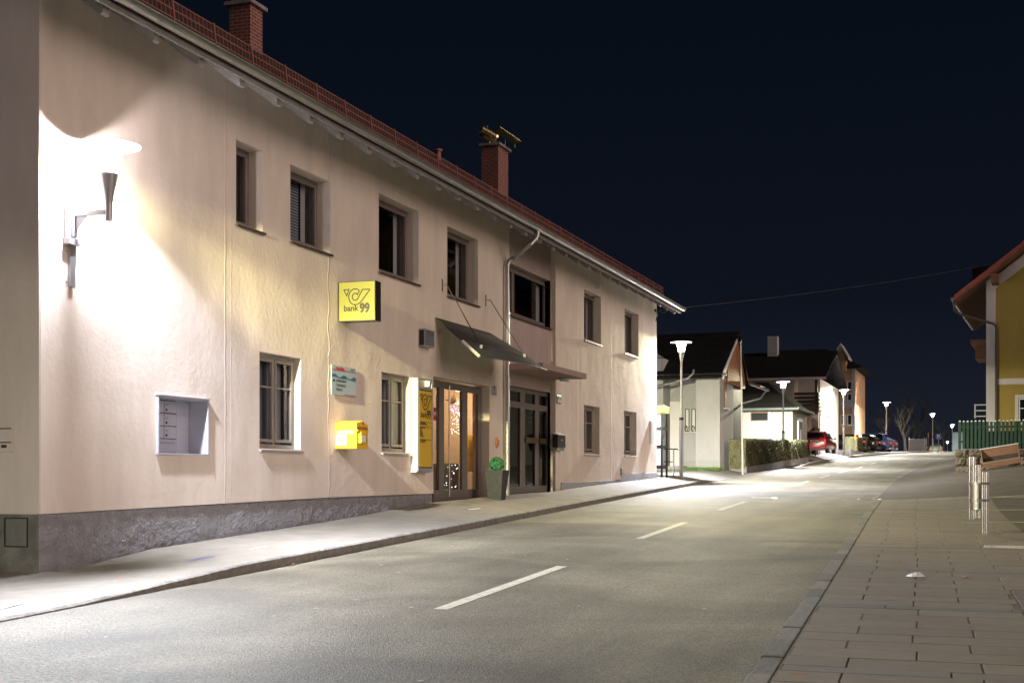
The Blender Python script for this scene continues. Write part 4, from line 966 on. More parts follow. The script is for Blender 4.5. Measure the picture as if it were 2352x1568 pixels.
# awning of bent board on two stays
yA_, zA_ = fz(999, 728.6); yB_, zB_ = fz(1124.8, 765)
S = thing('awning', 'dark sloping awning with curved front edge hung on two steel rods above the glass door', 'awning', (WX, (yA_+yB_)/2, 2.4))
n = 16; top = []; mid = []; fr = []
yB_ += .0
for i in range(n+1):
    t = i/n; bow = math.sin(math.pi*t)*.22
    y = yA_+(yB_-yA_)*t
    top.append(Vector((WX+.02, y, zA_)))
    yo_ = y+.42*t-.05*(1-t)
    xf_ = WX+1.02+bow+.22*t; mid.append(Vector((WX+.62+bow*.75+.15*t, yA_+(yB_+.35-yA_)*t, zA_-.50))); fr.append(Vector((xf_, yo_, zA_-.84)))
def shell(rows_a, rows_b, th):
    k = MB(); nn = len(rows_a)
    k.add(rows_a+rows_b+[p-Vector((0, 0, th)) for p in rows_a]+[p-Vector((0, 0, th)) for p in rows_b],
          [(i, i+1, nn+i+1, nn+i) for i in range(nn-1)]+[(2*nn+i+1, 2*nn+i, 3*nn+i, 3*nn+i+1) for i in range(nn-1)]+[(nn+i, nn+i+1, 3*nn+i+1, 3*nn+i) for i in range(nn-1)]+[(0, nn, 3*nn, 2*nn), (nn-1, 3*nn-1, 4*nn-1, 2*nn-1)])
    return k
shell(top, mid, .03).build('upper_board', M['awn'], S, smooth=True)
shell([p+Vector((.0, 0, -.004)) for p in mid], fr, .03).build('lower_board', M['awn2'], S, smooth=True)
k = MB(); k.tube([p+Vector((.012, 0, -.015)) for p in fr], .012, 6); k.build('edge_trim', M['steel'], S, smooth=True); k = MB(); k.tube([fr[0]+Vector((0, -.015, -.015)), mid[0]+Vector((0, -.015, -.015))], .034, 4); k.build('end_trim', M['white'], S)
for (bx, by, t) in ((1015, 655, .14), (1115, 690, .80)):
    y, z = fz(bx, by); i = int(t*n); e_ = (mid[i]*.6+fr[i]*.4)+Vector((0, 0, .02))
    k = MB(); k.box(WX, WX+.012, y-.03, y+.03, z-.13, z+.13); k.box(WX, WX+.12, y-.008, y+.008, z-.03, z+.03); k.cyl(Vector((WX+.12, y, z)), e_, .012, n=8); k.box(e_.x-.03, e_.x+.03, e_.y-.03, e_.y+.03, e_.z-.02, e_.z+.05)
    k.build('stay_rod', M['steel'], S)
# planter with clipped box ball
yP = atX(1141, 1120, -10.42).y; zP_ = zleft(-10.42, yP)
S = thing('planter', 'tapered dark planter standing by the glass door', 'planter', (-10.42, yP, zP_))
k = MB(); t_, b_, hh = .225, .155, .66; cx_, cy_ = -10.42, yP
k.add([(cx_+sx*b_, cy_+sy*b_, zP_-.03) for sx, sy in ((-1,-1),(1,-1),(1,1),(-1,1))]+[(cx_+sx*t_, cy_+sy*t_, zP_+hh) for sx, sy in ((-1,-1),(1,-1),(1,1),(-1,1))]+[(cx_+sx*(t_-.03), cy_+sy*(t_-.03), zP_+hh) for sx, sy in ((-1,-1),(1,-1),(1,1),(-1,1))]+[(cx_+sx*(t_-.03), cy_+sy*(t_-.03), zP_+hh-.08) for sx, sy in ((-1,-1),(1,-1),(1,1),(-1,1))],
      [(3,2,1,0)]+[(i, (i+1) % 4, 4+(i+1) % 4, 4+i) for i in range(4)]+[(4+i, 4+(i+1) % 4, 8+(i+1) % 4, 8+i) for i in range(4)]+[(8+i, 8+(i+1) % 4, 12+(i+1) % 4, 12+i) for i in range(4)]+[(12, 13, 14, 15)])
k.build('pot', M['planter'], S, bevel=.008)
def leafball(mb, c, r, n, ls, squash=1):
    c = Vector(c)
    for _ in range(n):
        d = Vector((R.gauss(0, 1), R.gauss(0, 1), R.gauss(0, 1))).normalized(); p = c+Vector((d.x, d.y, d.z*squash))*r*R.uniform(.86, 1.05)
        q = (d+Vector((R.uniform(-.9, .9), R.uniform(-.9, .9), R.uniform(-.9, .9)))).to_track_quat('Z', 'Y'); s_ = ls*R.uniform(.6, 1.2)
        mb.add([p+q @ Vector(v) for v in ((-s_*.5, 0, 0), (0, -s_*.9, 0), (s_*.5, 0, 0), (0, s_*.9, 0))], [(0, 1, 2, 3)])
S2 = thing('box_plant', 'round clipped green box ball growing in the planter', 'shrub', (cx_, cy_, zP_+hh-.06))
k = MB(); leafball(k, (cx_, cy_, zP_+hh+.12), .165, 1500, .03); k.build('leaves', M['boxleaf'], S2)
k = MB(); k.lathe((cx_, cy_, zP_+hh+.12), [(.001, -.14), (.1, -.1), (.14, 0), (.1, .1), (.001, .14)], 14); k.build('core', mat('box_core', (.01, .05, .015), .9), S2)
# indoors behind the glass: pendant, fairy lights
yq = atX(1043, 930, WX-1.3).y; zq = atX(1043, 925, WX-1.3).z
S = thing('pendant_light', 'metal pendant lamp with pink glow hanging behind the glass door', 'pendant lamp', (WX-1.3, yq, zq))
MB().lathe((WX-1.3, yq, zq), [(.02, .2), (.05, .17), (.12, .06), (.125, 0), (.1, -.03)], 16).build('lamp_shade', M['steel'], S, smooth=True)
MB().cyl((WX-1.3, yq, zq+.2), (WX-1.3, yq, 2.55), .006).build('cable', M['ink'], S)
k = MB()
for _ in range(14): p = Vector((WX-1.3+R.uniform(-.08, .08), yq+R.uniform(-.1, .1), zq-.06-R.uniform(0, .22))); k.lathe(p, [(.001, -.016), (.016, 0), (.001, .016)], 6)
k.build('bulb', emit('pink_bulb', (1, .25, .75), 6), S)
def fairy(name, label, px, py, spx, spy, n, cols, X, st):
    p0 = atX(px, py, X); S = thing(name, label, 'fairy lights', tuple(p0)); 
    for ci, c_ in enumerate(cols):
        k = MB()
        for _ in range(n//len(cols)):
            p = atX(px+max(-1, min(1, R.gauss(0, .45)))*spx, py+R.uniform(-1, 1)*spy, X); s_ = R.uniform(.007, .014); k.lathe(p+Vector((R.uniform(-.15, .15), 0, 0)), [(.0005, -s_), (s_, 0), (.0005, s_)], 6)
        k.build('bulb', emit(label[:8]+str(ci), c_, st), S)
    k = MB(); pts = [atX(px+R.uniform(-1, 1)*spx*.7, py-spy+2*spy*i/12, X) for i in range(13)]; k.tube(pts, .004, 5); k.build('wire', M['ink'], S)
fairy('fairy_lights', 'cluster of warm pink and gold fairy lights behind the glass door', 1049, 968, 11, 28, 66, [(1, .75, .4), (1, .5, .65), (.9, 1, .7)], WX-1.4, 7)
fairy('fairy_lights', 'cool white fairy lights low behind the glass door', 1040, 1098, 12, 32, 26, [(.6, .75, 1), (.8, .9, 1)], WX-.8, 5)
l = bpy.data.lights.new('pendant_glow', 'POINT'); l.energy = 85; l.color = (1, .80, .55); l.shadow_soft_size = .12; o = bpy.data.objects.new('pendant_glow', l); C.objects.link(o); o.location = (WX-1.2, yq+.1, 1.6)
yn = atX(1040, 1040, WX-1.5).y
S = thing('yellow_notice', 'yellow printed notice standing inside behind the glass door', 'notice', (WX-1.1, yn, -.3)); k = MB(); k.box(WX-1.12, WX-1.1, yn-.03, yn+.36, .1, 1.0); k.build('board', M['signpan'], S)
k = MB()
for i in range(7): k.box(WX-1.0995, WX-1.098, yn, yn+.3, .85-i*.06, .862-i*.06)
k.build('print', M['ink'], S)

# ------------------------------------------------------------------ by the corner: booth, handrail, wire
def P(px, py, D): return atD(px, py, D)
pb = P(1515, 1092, 47.5); gzb = G(pb.x, pb.y)
S = thing('ticket_booth', 'tall dark booth with lit white windows and yellow green header behind the facade corner', 'booth', (pb.x, pb.y, gzb))
zt5 = 160/3050*47.5; x0, x1, y0, y1 = pb.x-1.0, pb.x+.13, pb.y-.1, pb.y+.75
k = MB()
for X in (x0, x1-.07):
    for Y in (y0, y1-.07): k.box(X, X+.07, Y, Y+.07, gzb-.1, zt5-.25)
for z in (gzb+.28, gzb+1.0, gzb+1.65): k.box(x0+.07, x1-.07, y0+.003, y0+.06, z, z+.12); k.box(x1-.06, x1-.003, y0+.07, y1-.07, z, z+.12)
k.build('frame', M['black'], S, bevel=.01)
header = mat('header_lime', (.45, .60, .12), .4, emis=(.6, .8, .2), estr=.35); litw = mat('lit_pane', (.8, .85, .95), .3, emis=(.75, .85, 1), estr=.9)
MB().box(x0-.03, x1+.05, y0-.03, y1+.03, zt5-.25, zt5).build('header', header, S, bevel=.01)
for za_, zb_2, nm in ((gzb+.40, gzb+1.0, 0), (gzb+1.12, gzb+1.65, 0), (gzb+1.77, zt5-.33, 1)):
    MB().box(x0+.075, x1-.075, y0+.02, y0+.04, za_, zb_2-.001).build('window_pane', litw, S)
MB().box(x1-.02, x1+.06, y0-.02, y0+.02, gzb+1.35, gzb+1.6).build('handle', M['black'], S)
a_, b_ = P(1524, 1031, 49.2), P(1549, 1031, 49.2); gg = G(b_.x, b_.y)
S = thing('handrail', 'low steel handrail between the booth and the nearest lamp post', 'handrail', (b_.x, b_.y, gg))
k = MB(); k.tube([a_, b_+Vector((.1, 0, 0)), b_+Vector((.14, 0, -.05))], .025, 8); k.build('top_rail', M['steel'], S, smooth=True)
zz = (1092-1060)/3050*49.2; k = MB(); k.tube([Vector((a_.x, a_.y, zz)), Vector((b_.x-.03, b_.y, zz))], .02, 8); k.build('lower_rail', M['steel'], S, smooth=True)
k = MB(); q = Vector((b_.x-.03, b_.y, 0)); k.tube([Vector((q.x, q.y, gg-.1)), Vector((q.x, q.y, a_.z))], .028, 8); k.build('upright', M['steel'], S, smooth=True)
wa = atX(1505, 713, WX+.25); 
k = MB(); we = P(2292, 604, 58.3); pts = []
for i in range(25):
    t = i/24; p = wa.lerp(we, t); p.z -= .16*math.sin(math.pi*t); pts.append(p)
k.tube(pts, .006, 5); tag(k.build('overhead_wire', mat('wire_grey', (.09, .09, .1), .6)), 'thin overhead wire crossing the street from the eaves corner', 'wire')
k = MB(); k.tube([Vector((WX, Y1-.15, wa.z-.25)), Vector((WX+.05, Y1-.12, wa.z-.05)), wa, wa+Vector((.25, .2, -.06)), wa+Vector((.35, .35, .02))], .018, 6); k.cyl(wa-Vector((0, 0, .05)), wa+Vector((0, 0, .05)), .03); tag(k.build('wire_bracket', M['black']), 'black cable bracket with hanging loop at the far eaves corner', 'bracket')

# ------------------------------------------------------------------ house helpers
def hbox(mb, x0, x1, y0, y1, z0, z1): return mb.box(x0, x1, y0, y1, z0, z1)
def hwin(parent, plane, c, u0, u1, z0, z1, fm=None, gm=None, fr=.05, out=1):
    """window on plane x=c ('X', faces +X) or y=c ('Y', faces -Y)"""
    f = MB(); g = MB()
    def bx(mb, a, b, z, zz, d0, d1):
        if plane == 'X': mb.box(c+d0, c+d1, a, b, z, zz)
        else: mb.box(a, b, c-d1, c-d0, z, zz)
    bx(f, u0, u0+fr, z0, z1, .002, .05); bx(f, u1-fr, u1, z0, z1, .002, .05); bx(f, u0+fr, u1-fr, z0, z0+fr, .002, .049); bx(f, u0+fr, u1-fr, z1-fr, z1, .002, .049)
    w_ = f.build('window', fm or M['white'], parent)
    bx(g, u0+fr, u1-fr, z0+fr, z1-fr, .004, .02); g.build('pane', gm or M['carglass'], w_)
    s = MB(); bx(s, u0-.04, u1+.04, z0-.05, z0-.001, .002, .1); s.build('sill', M['sill'], w_)
    return w_
# white house with timber gable
S = thing('white_house', 'white house with steep timber boarded gable and tall blank bay facing the street', 'house', (-12.6, 62, .2))
g0 = -.6
k = MB(); k.prism([(-11.5, 61, g0), (-12.62, 61, g0), (-12.62, 61, 4.62), (-11.5, 61, 4.62)], (0, 3.5, 0))
k.prism([(-12.625, 62.4, g0), (-22, 62.4, g0), (-22, 62.4, 5.6), (-15.2, 62.4, 6.05), (-12.625, 62.4, 4.7)], (0, 7, 0))
k.box(-15.35, -14.15, 60.9, 62.39, g0, 5.5)
wl = k.build('wall', M['hwall'], S)
k = MB(); k.box(-11.49, -12.5, 60.98, 64.5, g0, .72); k.box(-12.64, -14.1, 62.36, 62.5, g0, .72); k.build('plinth', mat('house_plinth', (.42, .42, .40), .9), S)
k = MB()
k.prism([(-11.3, 60.3, 4.58), (-11.3, 65.1, 7.06), (-11.3, 65.1, 6.92), (-11.3, 60.3, 4.46)], (-12, 0, 0)); k.prism([(-11.3, 65.101, 7.06), (-11.3, 67.7, 4.8), (-11.3, 67.7, 4.68), (-11.3, 65.101, 6.92)], (-12, 0, 0))
rr = k.build('roof', M['roofd'], S)
k = MB(); k.prism([(-11.29, 62.6, 5.62), (-11.29, 64.2, 6.44), (-11.29, 64.2, 6.62), (-11.29, 60.6, 4.76), (-11.29, 60.6, 4.4)], (.04, 0, 0)); k.build('verge_board', M['white'], rr)
k = MB(); k.prism([(-11.42, 62.6, 4.4), (-11.42, 67.4, 4.4), (-11.42, 67.5, 4.86), (-11.42, 65.1, 6.93), (-11.42, 62.6, 5.62)], (-.1, 0, 0)); k.build('gable_boarding', M['woodg'], S)
k = MB(); k.prism([(-11.56, 64.51, g0), (-11.56, 67.2, g0), (-11.56, 67.2, 4.39), (-11.56, 64.51, 4.39)], (-.3, 0, 0)); k.build('carport_shade_wall', M['woodd'], S)  # dark wood sheet drawn in place of the shade beyond the bay
k = MB(); k.box(-11.49, -11.44, 62.0, 62.45, (1092-936)/3050*62.4, 4.4); fw_ = k.build('window_slit', M['woodb'], S); k = MB(); k.box(-11.49, -11.38, 61.95, 63.1, (1092-937)/3050*62.4-.04, (1092-937)/3050*62.4); k.build('sill', M['white'], fw_)
for px in (1578.7, 1593.5):
    X = atY(px, 960, 62.4).x; zA2, zB2 = atY(px, 991, 62.4).z, atY(px, 939, 62.4).z
    w_ = hwin(S, 'Y', 62.4, X-.10, X+.10, zA2, zB2, M['woodd'], M['white'], .03)
    k = MB(); leafball(k, (X-.03, 62.33, zA2+.16), .09, 60, .05, 1.4); k.build('window_plant', M['hedge'], w_)
k = MB(); X = atY(1551, 960, 60.9).x; k.box(X-.25, X+.25, 60.86, 60.899, .2, (1092-921)/3050*61.5); k.build('door_recess', mat('door_white', (.6, .57, .55), .6), S)
k = MB(); k.box(-15.0, -13.0, 59.3, 60.9, g0, .45); k.box(-14.6, -13.9, 59.9, 60.9, .45, .62); k.build('door_steps', M['cap'], S)
gp = [atY(1490, 893, 60.3), atY(1580, 868, 60.3), atY(1592, 857, 60.3), atY(1593, 848, 60.3)]
k = MB(); k.tube(gp, .06, 8); k.tube([(-11.1, 60.5, 4.62), (-15.5, 60.5, 4.62)], .07, 8); k.build('gutter', M['zinc'], rr, smooth=True)
k = MB(); k.tube([(-10.6, 69.6, 4.45), (-11.2, 67.6, 4.68)], .09, 8); k.tube([(-10.7, 69.5, 4.4), (-10.9, 69.0, 4.0), (-11.6, 67.8, 3.7), (-11.9, 67.6, 3.6)], .05, 8); k.build('downpipe', M['zinc'], rr, smooth=True)
k = MB(); k.prism([(-10.7, 67.7, 4.58), (-11.6, 67.7, 4.9), (-11.6, 67.7, 4.8), (-10.7, 67.7, 4.48)], (0, 1.6, 0)); k.build('eaves_return', M['woodb'], rr)
# flagpole
p = P(1706, 1075, 60); zg = G(p.x, p.y)
S = thing('flagpole', 'thin pale flagpole with a round knob in front of the timber gable', 'flagpole', (p.x, p.y, zg))
k = MB(); k.cyl((p.x, p.y, zg-.1), (p.x-.09, p.y, 6.0), .05, .03, 10); k.build('pole', M['lampmetal'] if False else mat('pole_white', (.55, .53, .5), .4), S, smooth=True)
k = MB(); k.lathe((p.x-.09, p.y, 6.05), [(.001, -.08), (.06, -.05), (.08, 0), (.06, .05), (.001, .08)], 12); k.build('knob', M['steel'], S, smooth=True)
# garage
S = thing('garage', 'low grey green garage with a wide window and dark hipped roof', 'garage', (-12, 82, 1))
k = MB(); k.box(-11, -17.5, 82, 89, -.5, 4.0); k.build('wall', mat('garage_render', (.27, .275, .245), .85, var=.06), S)
k = MB(); k.box(-10.6, -18, 81.5, 89.4, 4.0, 4.13); k.box(-10.55, -10.6, 81.45, 89.4, 4.02, 4.18); rr = k.build('roof_slab', mat('roof_edge_teal', (.06, .08, .08), .6), S)
k = MB(); k.add([(-10.7, 81.6, 4.131), (-18, 81.6, 4.131), (-18, 89.3, 4.131), (-10.7, 89.3, 4.131), (-12.9, 84.5, 5.9), (-16.5, 84.5, 5.9), (-16.5, 88.5, 5.9), (-12.9, 88.5, 5.9)], [(0, 4, 5, 1), (0, 3, 7, 4), (1, 5, 6, 2), (2, 6, 7, 3), (4, 7, 6, 5)]); k.build('roof', M['roofd'], S)
za2, zb2 = (1092-966)/3050*81, (1092-945)/3050*81; xa2, xb2 = atY(1724, 955, 82).x, atY(1765, 955, 82).x
k = MB(); k.box(xa2-.12, xb2+.12, 81.98, 81.999, za2-.12, zb2+.12); k.build('window_surround', M['hwall'], S); hwin(S, 'Y', 81.98, xa2, xb2, za2, zb2, M['woodb'], M['carglass'], .05)
k = MB(); k.box(-11.0, -10.93, 84.2, 86.2, .8, 3.6); d_ = k.build('door_frame', M['white'], S); k = MB(); k.box(-10.925, -10.9, 84.5, 85.9, .8, 3.4); k.build('door', M['idark'], S)
k = MB(); k.box(-10.895, -10.885, 85.0, 85.2, 2.2, 2.9); k.build('door_light', M['white'], S)
# house with the timber balcony
S = thing('balcony_house', 'cream house with dark timber balcony above a pale pillar', 'house', (-12, 99, 1.5))
k = MB(); k.box(-11.3, -24, 99, 112, 0, 7.1); k.box(-12.9, -24, 96.8, 99, 0, 7.0); k.build('wall', M['hwall3'], S)
k = MB(); k.prism([(-10.6, 96.2, 7.0), (-10.6, 104.5, 9.6), (-10.6, 112.6, 7.0), (-10.6, 112.6, 6.85), (-10.6, 104.5, 9.4), (-10.6, 96.2, 6.85)], (-14.5, 0, 0)); rr = k.build('roof', M['roofd'], S)
k = MB(); k.box(-10.55, -25, 96.1, 96.16, 6.84, 7.02); k.build('eaves_board', mat('eaves_pink', (.5, .42, .44), .5), rr)
k = MB(); k.box(-15.0, -15.75, 103.2, 104, 8.6, 10.75); k.build('chimney', M['hwall'], rr)
k = MB(); zf = (1092-950)/3050*97; zr_ = (1092-905)/3050*97
k.box(-11.2, -13.1, 97.0, 98.99, zf-.1, zf+.1); bal = k.build('balcony', M['woodd'], S)
for i in range(5):
    z = zf+.15+i*.28; k = MB(); k.box(-11.15, -13.1, 97.0, 97.05, z, z+.2); k.box(-11.2, -11.15, 97.05, 99, z, z+.2); k.build('balcony_rail', M['woodd'], bal)
k = MB(); k.box(-11.25, -11.45, 97.1, 97.3, zf, 6.9); k.build('post', M['woodd'], bal)
k = MB(); k.box(-11.2, -11.7, 97.1, 97.6, 1, zf-.11); k.build('pillar', mat('pillar_pink', (.55, .42, .42), .8), S)
hwin(S, 'X', -11.3, 104, 105.2, 4.6, 6.2, M['white'], M['white'], .08)
k = MB(); k.tube([(-11.25, 108, 1.5), (-11.25, 108, 6.9)], .05, 6); k.build('downpipe', M['zinc'], S)
S = thing('garden_wall', 'low pinkish wall with a red coping behind the red car', 'wall', (-12, 93.5, 1.4))
k = MB(); k.box(-11.3, -13.2, 93.4, 93.6, .8, 2.95); k.build('wall', mat('wall_pink', (.5, .4, .38), .85), S); k = MB(); k.box(-11.25, -13.2, 93.35, 93.65, 2.951, 3.06); k.build('coping', M['red'], S)
S = thing('shrub', 'small round shrub at the end of the low red capped wall', 'shrub', (-11.2, 94.4, 1.4)); k = MB(); leafball(k, (-11.1, 94.4, 3.0), .34, 500, .1); k.build('crown', M['hedge'], S); k = MB(); k.cyl((-11.1, 94.4, 1.2), (-11.1, 94.4, 2.8), .04); k.build('stem', M['bark'], S)
# apricot house
S = thing('apricot_house', 'tall apricot house with white bands and narrow windows beyond the balcony house', 'house', (-13, 134, 2.3))
XA = atY(1963, 950, 134).x; ztA = (1092-858)/3050*137
k = MB(); k.box(XA, -20, 134, 146, 1, ztA); k.build('wall', M['apric'], S)
k = MB(); k.box(XA+.06, XA-.25, 133.93, 133.999, 1, ztA-.01); zb5 = (1092-942)/3050*137; k.box(XA-.26, -20, 133.94, 133.999, zb5, zb5+.7); k.build('white_band', M['hwall'], S)
for px in (1936.5, 1958.5-7):
    X = atY(px, 950, 134).x
    for zc1, zc2 in ((982, 958), (934, 912), (905, 885)): hwin(S, 'Y', 134, X-.25, X+.25, (1092-zc1)/3050*137, (1092-zc2)/3050*137, M['white'], M['carglass'], .1)
k = MB(); k.box(XA+.8, -21, 133.2, 147, ztA, ztA+.15); k.prism([(XA+.8, 133.2, ztA+.151), (XA+.8, 147, ztA+.151), (XA-3.5, 140.5, ztA+2.6)], (-6, 0, 0)); rr = k.build('roof', M['roofd'], S)
k = MB(); xd0, xd1 = atY(1917, 850, 132).x, atY(1941, 850, 132).x; k.prism([(xd0, 132.8, ztA-.2), (xd1, 132.8, ztA-.2), (xd1, 132.8, ztA+.9), ((xd0+xd1)/2, 132.8, ztA+2.0), (xd0, 132.8, ztA+.9)], (0, 3, 0)); k.build('dormer', M['apric'], rr)
k = MB(); xm = (xd0+xd1)/2
k.prism([(xd0-.3, 132.4, ztA+.75), (xm, 132.4, ztA+2.1), (xm, 132.4, ztA+2.4), (xd0-.3, 132.4, ztA+1.0)], (0, 3.6, 0)); k.prism([(xd1+.3, 132.4, ztA+.75), (xm+.001, 132.4, ztA+2.1), (xm+.001, 132.4, ztA+2.4), (xd1+.3, 132.4, ztA+1.0)], (0, 3.6, 0)); k.build('dormer_roof', M['hwall'], rr)
# hedges
def hedge(name, label, pts, wd, h0, h1, n, ls):
    """pts: base corners near->far of the street side (x,y,z)"""
    (xa, ya_, za_), (xb, yb_, zb_) = pts
    S = thing(name, label, 'hedge', (xa, ya_, za_)); d = Vector((xb-xa, yb_-ya_)); 
    def surf(u, v, side):
        base = Vector((xa, ya_, za_)).lerp(Vector((xb, yb_, zb_)), u); h = h0+(h1-h0)*u
        return base, h
    k = MB(); c = []
    for u in (0, 1):
        b_, h = surf(u, 0, 0); ins = .05
        for dx in (-ins, -wd+ins):
            for z in (-.05, h-ins): c.append((b_.x+dx, b_.y+(ins if u == 0 else -ins), b_.z+z))
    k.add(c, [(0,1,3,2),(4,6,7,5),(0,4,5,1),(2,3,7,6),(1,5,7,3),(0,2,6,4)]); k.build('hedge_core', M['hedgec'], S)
    k = MB()
    for _ in range(n):
        r = R.random(); u = R.random()
        b_, h = surf(u, 0, 0)
        if r < .5: p = Vector((b_.x, b_.y, b_.z+R.random()*h)); nn = Vector((1, 0, 0))
        elif r < .78: p = Vector((b_.x-R.random()*wd, b_.y, b_.z+h)); nn = Vector((0, 0, 1))
        else: b_, h = surf(0, 0, 0); p = Vector((b_.x-R.random()*wd, b_.y, b_.z+R.random()*h)); nn = Vector((0, -1, 0))
        p += nn*(.035*math.sin(p.y*2.3+p.z*5)+R.uniform(-.06, .04))
        q = (nn+Vector((R.uniform(-.8, .8), R.uniform(-.8, .8), R.uniform(-.5, .8)))).to_track_quat('Z', 'Y'); s_ = ls*R.uniform(.6, 1.3)
        k.add([p+q @ Vector(v) for v in ((-s_*.5, 0, 0), (0, -s_*.9, 0), (s_*.5, 0, 0), (0, s_*.9, 0))], [(0, 1, 2, 3)])
    k.build('leaves', M['hedge'], S); return S
h1 = P(1712, 1075, 62); h2 = P(1855, 1051, 84)
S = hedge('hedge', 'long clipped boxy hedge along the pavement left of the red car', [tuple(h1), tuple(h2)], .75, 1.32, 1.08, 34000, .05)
k = MB(); k.prism([(h1.x+.06, h1.y-.02, h1.z-.3), (h1.x+.06, h1.y-.02, h1.z+.06), (h1.x-.7, h1.y-.02, h1.z+.06), (h1.x-.7, h1.y-.02, h1.z-.3)], Vector((h2.x-h1.x, h2.y-h1.y, h2.z-h1.z))); k.build('kerb_edging', M['cap'], S)
h1 = P(1968, 1034, 110); h2 = P(2003, 1032, 126)
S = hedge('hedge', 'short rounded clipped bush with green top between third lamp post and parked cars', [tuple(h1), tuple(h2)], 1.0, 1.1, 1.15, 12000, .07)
k = MB(); k.box(h1.x+.1, h1.x-2.0, h1.y-6, h2.y, h1.z-.6, h1.z-.05); k.build('bed_edging', M['cap'], S)
# cars
def car(name, label, paint, kind='estate', L=4.4, H=1.45, W=1.72, opened=False):
    r = thing(name, label, 'car', group=None); h = L/2; w = W/2
    if kind == 'estate': st = [(-h, .55, .78, .9), (-h+.05, .93, .97, .9), (-h+.38, .95, H-.06, .66), (-h+.7, .95, H, .64), (0, .94, H, .64), (h-1.75, .93, H-.05, .62), (h-1.05, .90, .93, .70), (h-.35, .82, .84, .72), (h-.06, .70, .72, .70), (h, .52, .56, .8)]
    else: st = [(-h, .6, .85, .9), (-h+.08, .98, 1.04, .85), (-h+.55, 1.0, H-.1, .64), (-h+1.0, 1.0, H, .62), (0, .98, H, .62), (h-1.6, .96, H-.1, .6), (h-.95, .93, .98, .70), (h-.3, .85, .88, .72), (h-.05, .7, .74, .7), (h, .55, .6, .8)]
    k = MB(); vs = []
    for i, (y, bl, tp, wt) in enumerate(st):
        sh = .9 if i in (0, len(st)-1) else (.97 if i in (1, len(st)-2) else 1); ww = w*sh; zb = .22 if 0 < i < len(st)-1 else .3
        bl_ = min(bl, tp-.02)
        vs += [(-ww*.9, y, zb), (-ww, y, zb+.12), (-ww, y, bl_*.75), (-ww*.96, y, bl_), (-w*wt, y, tp), (w*wt, y, tp), (ww*.96, y, bl_), (ww, y, bl_*.75), (ww, y, zb+.12), (ww*.9, y, zb)]
    n = 10
    k.add(vs, [(i*n+j, i*n+(j+1) % n, (i+1)*n+(j+1) % n, (i+1)*n+j) for i in range(len(st)-1) for j in range(n)]+[tuple(range(n))[::-1], tuple((len(st)-1)*n+j for j in range(n))])
    body = k.build('body', paint, r, smooth=True)
    g = MB(); bz, tz = .99, H-.12
    for s in (-1, 1):
        xb, xt = s*(w*.965+.004), s*(w*.66+.055)
        seg = [(-h+.55, -.75), (-.65, .12), (.2, h-1.55)]
        for a, b in seg: g.quad((xb, a, bz), (xb, b+.12*(b > 1), bz), (xt, b-.25*(b > .5), tz), (xt, a+.12*(a < -1), tz))
    g.build('side_window', M['carglass'], r)
    g = MB(); y0_, y1_ = -h+.05, -h+.38; dn = Vector((0, -.012, .006))
    if kind != 'estate': y0_, y1_ = -h+.1, -h+.53
    g.quad(*[Vector(p)+dn for p in ((-w*.80, y0_+.03, 1.02), (w*.80, y0_+.03, 1.02), (w*.64, y1_-.03, H-.12), (-w*.64, y1_-.03, H-.12))]); g.build('rear_window', M['carglass'], r)
    g = MB(); g.quad((-w*.62, h-1.72, H-.09), (w*.62, h-1.72, H-.09), (w*.72, h-1.08, .97), (-w*.72, h-1.08, .97)); g.v = [p+Vector((0, .015, .012)) for p in g.v]; g.build('windscreen', M['carglass'], r)
    for s in (-1, 1):
        t = MB(); t.box(s*w*.78, s*w*.95, -h-.012, -h+.1, .62, .92); t.build('tail_light', M['tail'], r, bevel=.015)
        t = MB(); t.box(s*w*.55, s*w*.88, h-.12, h+.0, .58, .72); t.build('headlight', M['white'], r, bevel=.02)
        for y in (-h+.85, h-.85):
            x = s*(w-.1); t = MB(); t.cyl((x-.1, y, .31), (x+.1, y, .31), .31, n=20); wh = t.build('wheel', M['rubber'], r, smooth=True)
            t = MB(); xo2 = x+s*.1; t.cyl((xo2, y, .31), (xo2+s*.012, y, .31), .2, n=14)
            for q in range(5): a = q*1.257; t.prism([(xo2+s*.013, y-.02, .31), (xo2+s*.013, y+.02, .31), (xo2+s*.013, y+.19*math.sin(a)+.02, .31+.19*math.cos(a)), (xo2+s*.013, y+.19*math.sin(a)-.02, .31+.19*math.cos(a))], (s*.01, 0, 0))
            t.build('rim', M['grey'], wh)
        t = MB(); t.box(s*(w+.0), s*(w+.16), h-1.45, h-1.36, .95, 1.07); t.build('wing_mirror', paint, r, bevel=.015)
    t = MB(); t.box(-.27, .27, -h-.02, -h+.02, .74, .86); pl = t.build('number_plate', M['white'], r)
    t = MB(); put_text(t, text('BR 482 KD', .085, .002, 'CENTER'), 0, .77, (0, -h-.0205, 0), (1, 0, 0), (0, 0, 1), (0, -1, 0)); t.build('plate_lettering', M['ink'], pl)
    t = MB(); t.box(-w*.93, w*.93, -h-.04, -h+.04, .30, .46); t.build('bumper', M['black'] if kind != 'estate' else paint, r, bevel=.02)
    if kind == 'estate': t = MB(); t.box(-w*.9, w*.9, -h-.02, -h+.06, .18, .28); t.build('lower_valance', M['black'], r)
    return r
def place(o, px, D, dz=0, rz=0):
    p = P(px, 1092, D); o.location = (p.x, p.y, G(p.x, p.y)+dz); o.rotation_euler = (0, 0, rz)
c_ = car('parked_car', 'red estate car seen from behind, parked nose in by the long hedge', M['redcar'], L=4.1, W=1.58, H=1.48); p = P(1884, 1092, 90.5); c_.location = (p.x, p.y, (1092-1041)/3050*90.5); c_.rotation_euler = (0, 0, math.radians(-4))
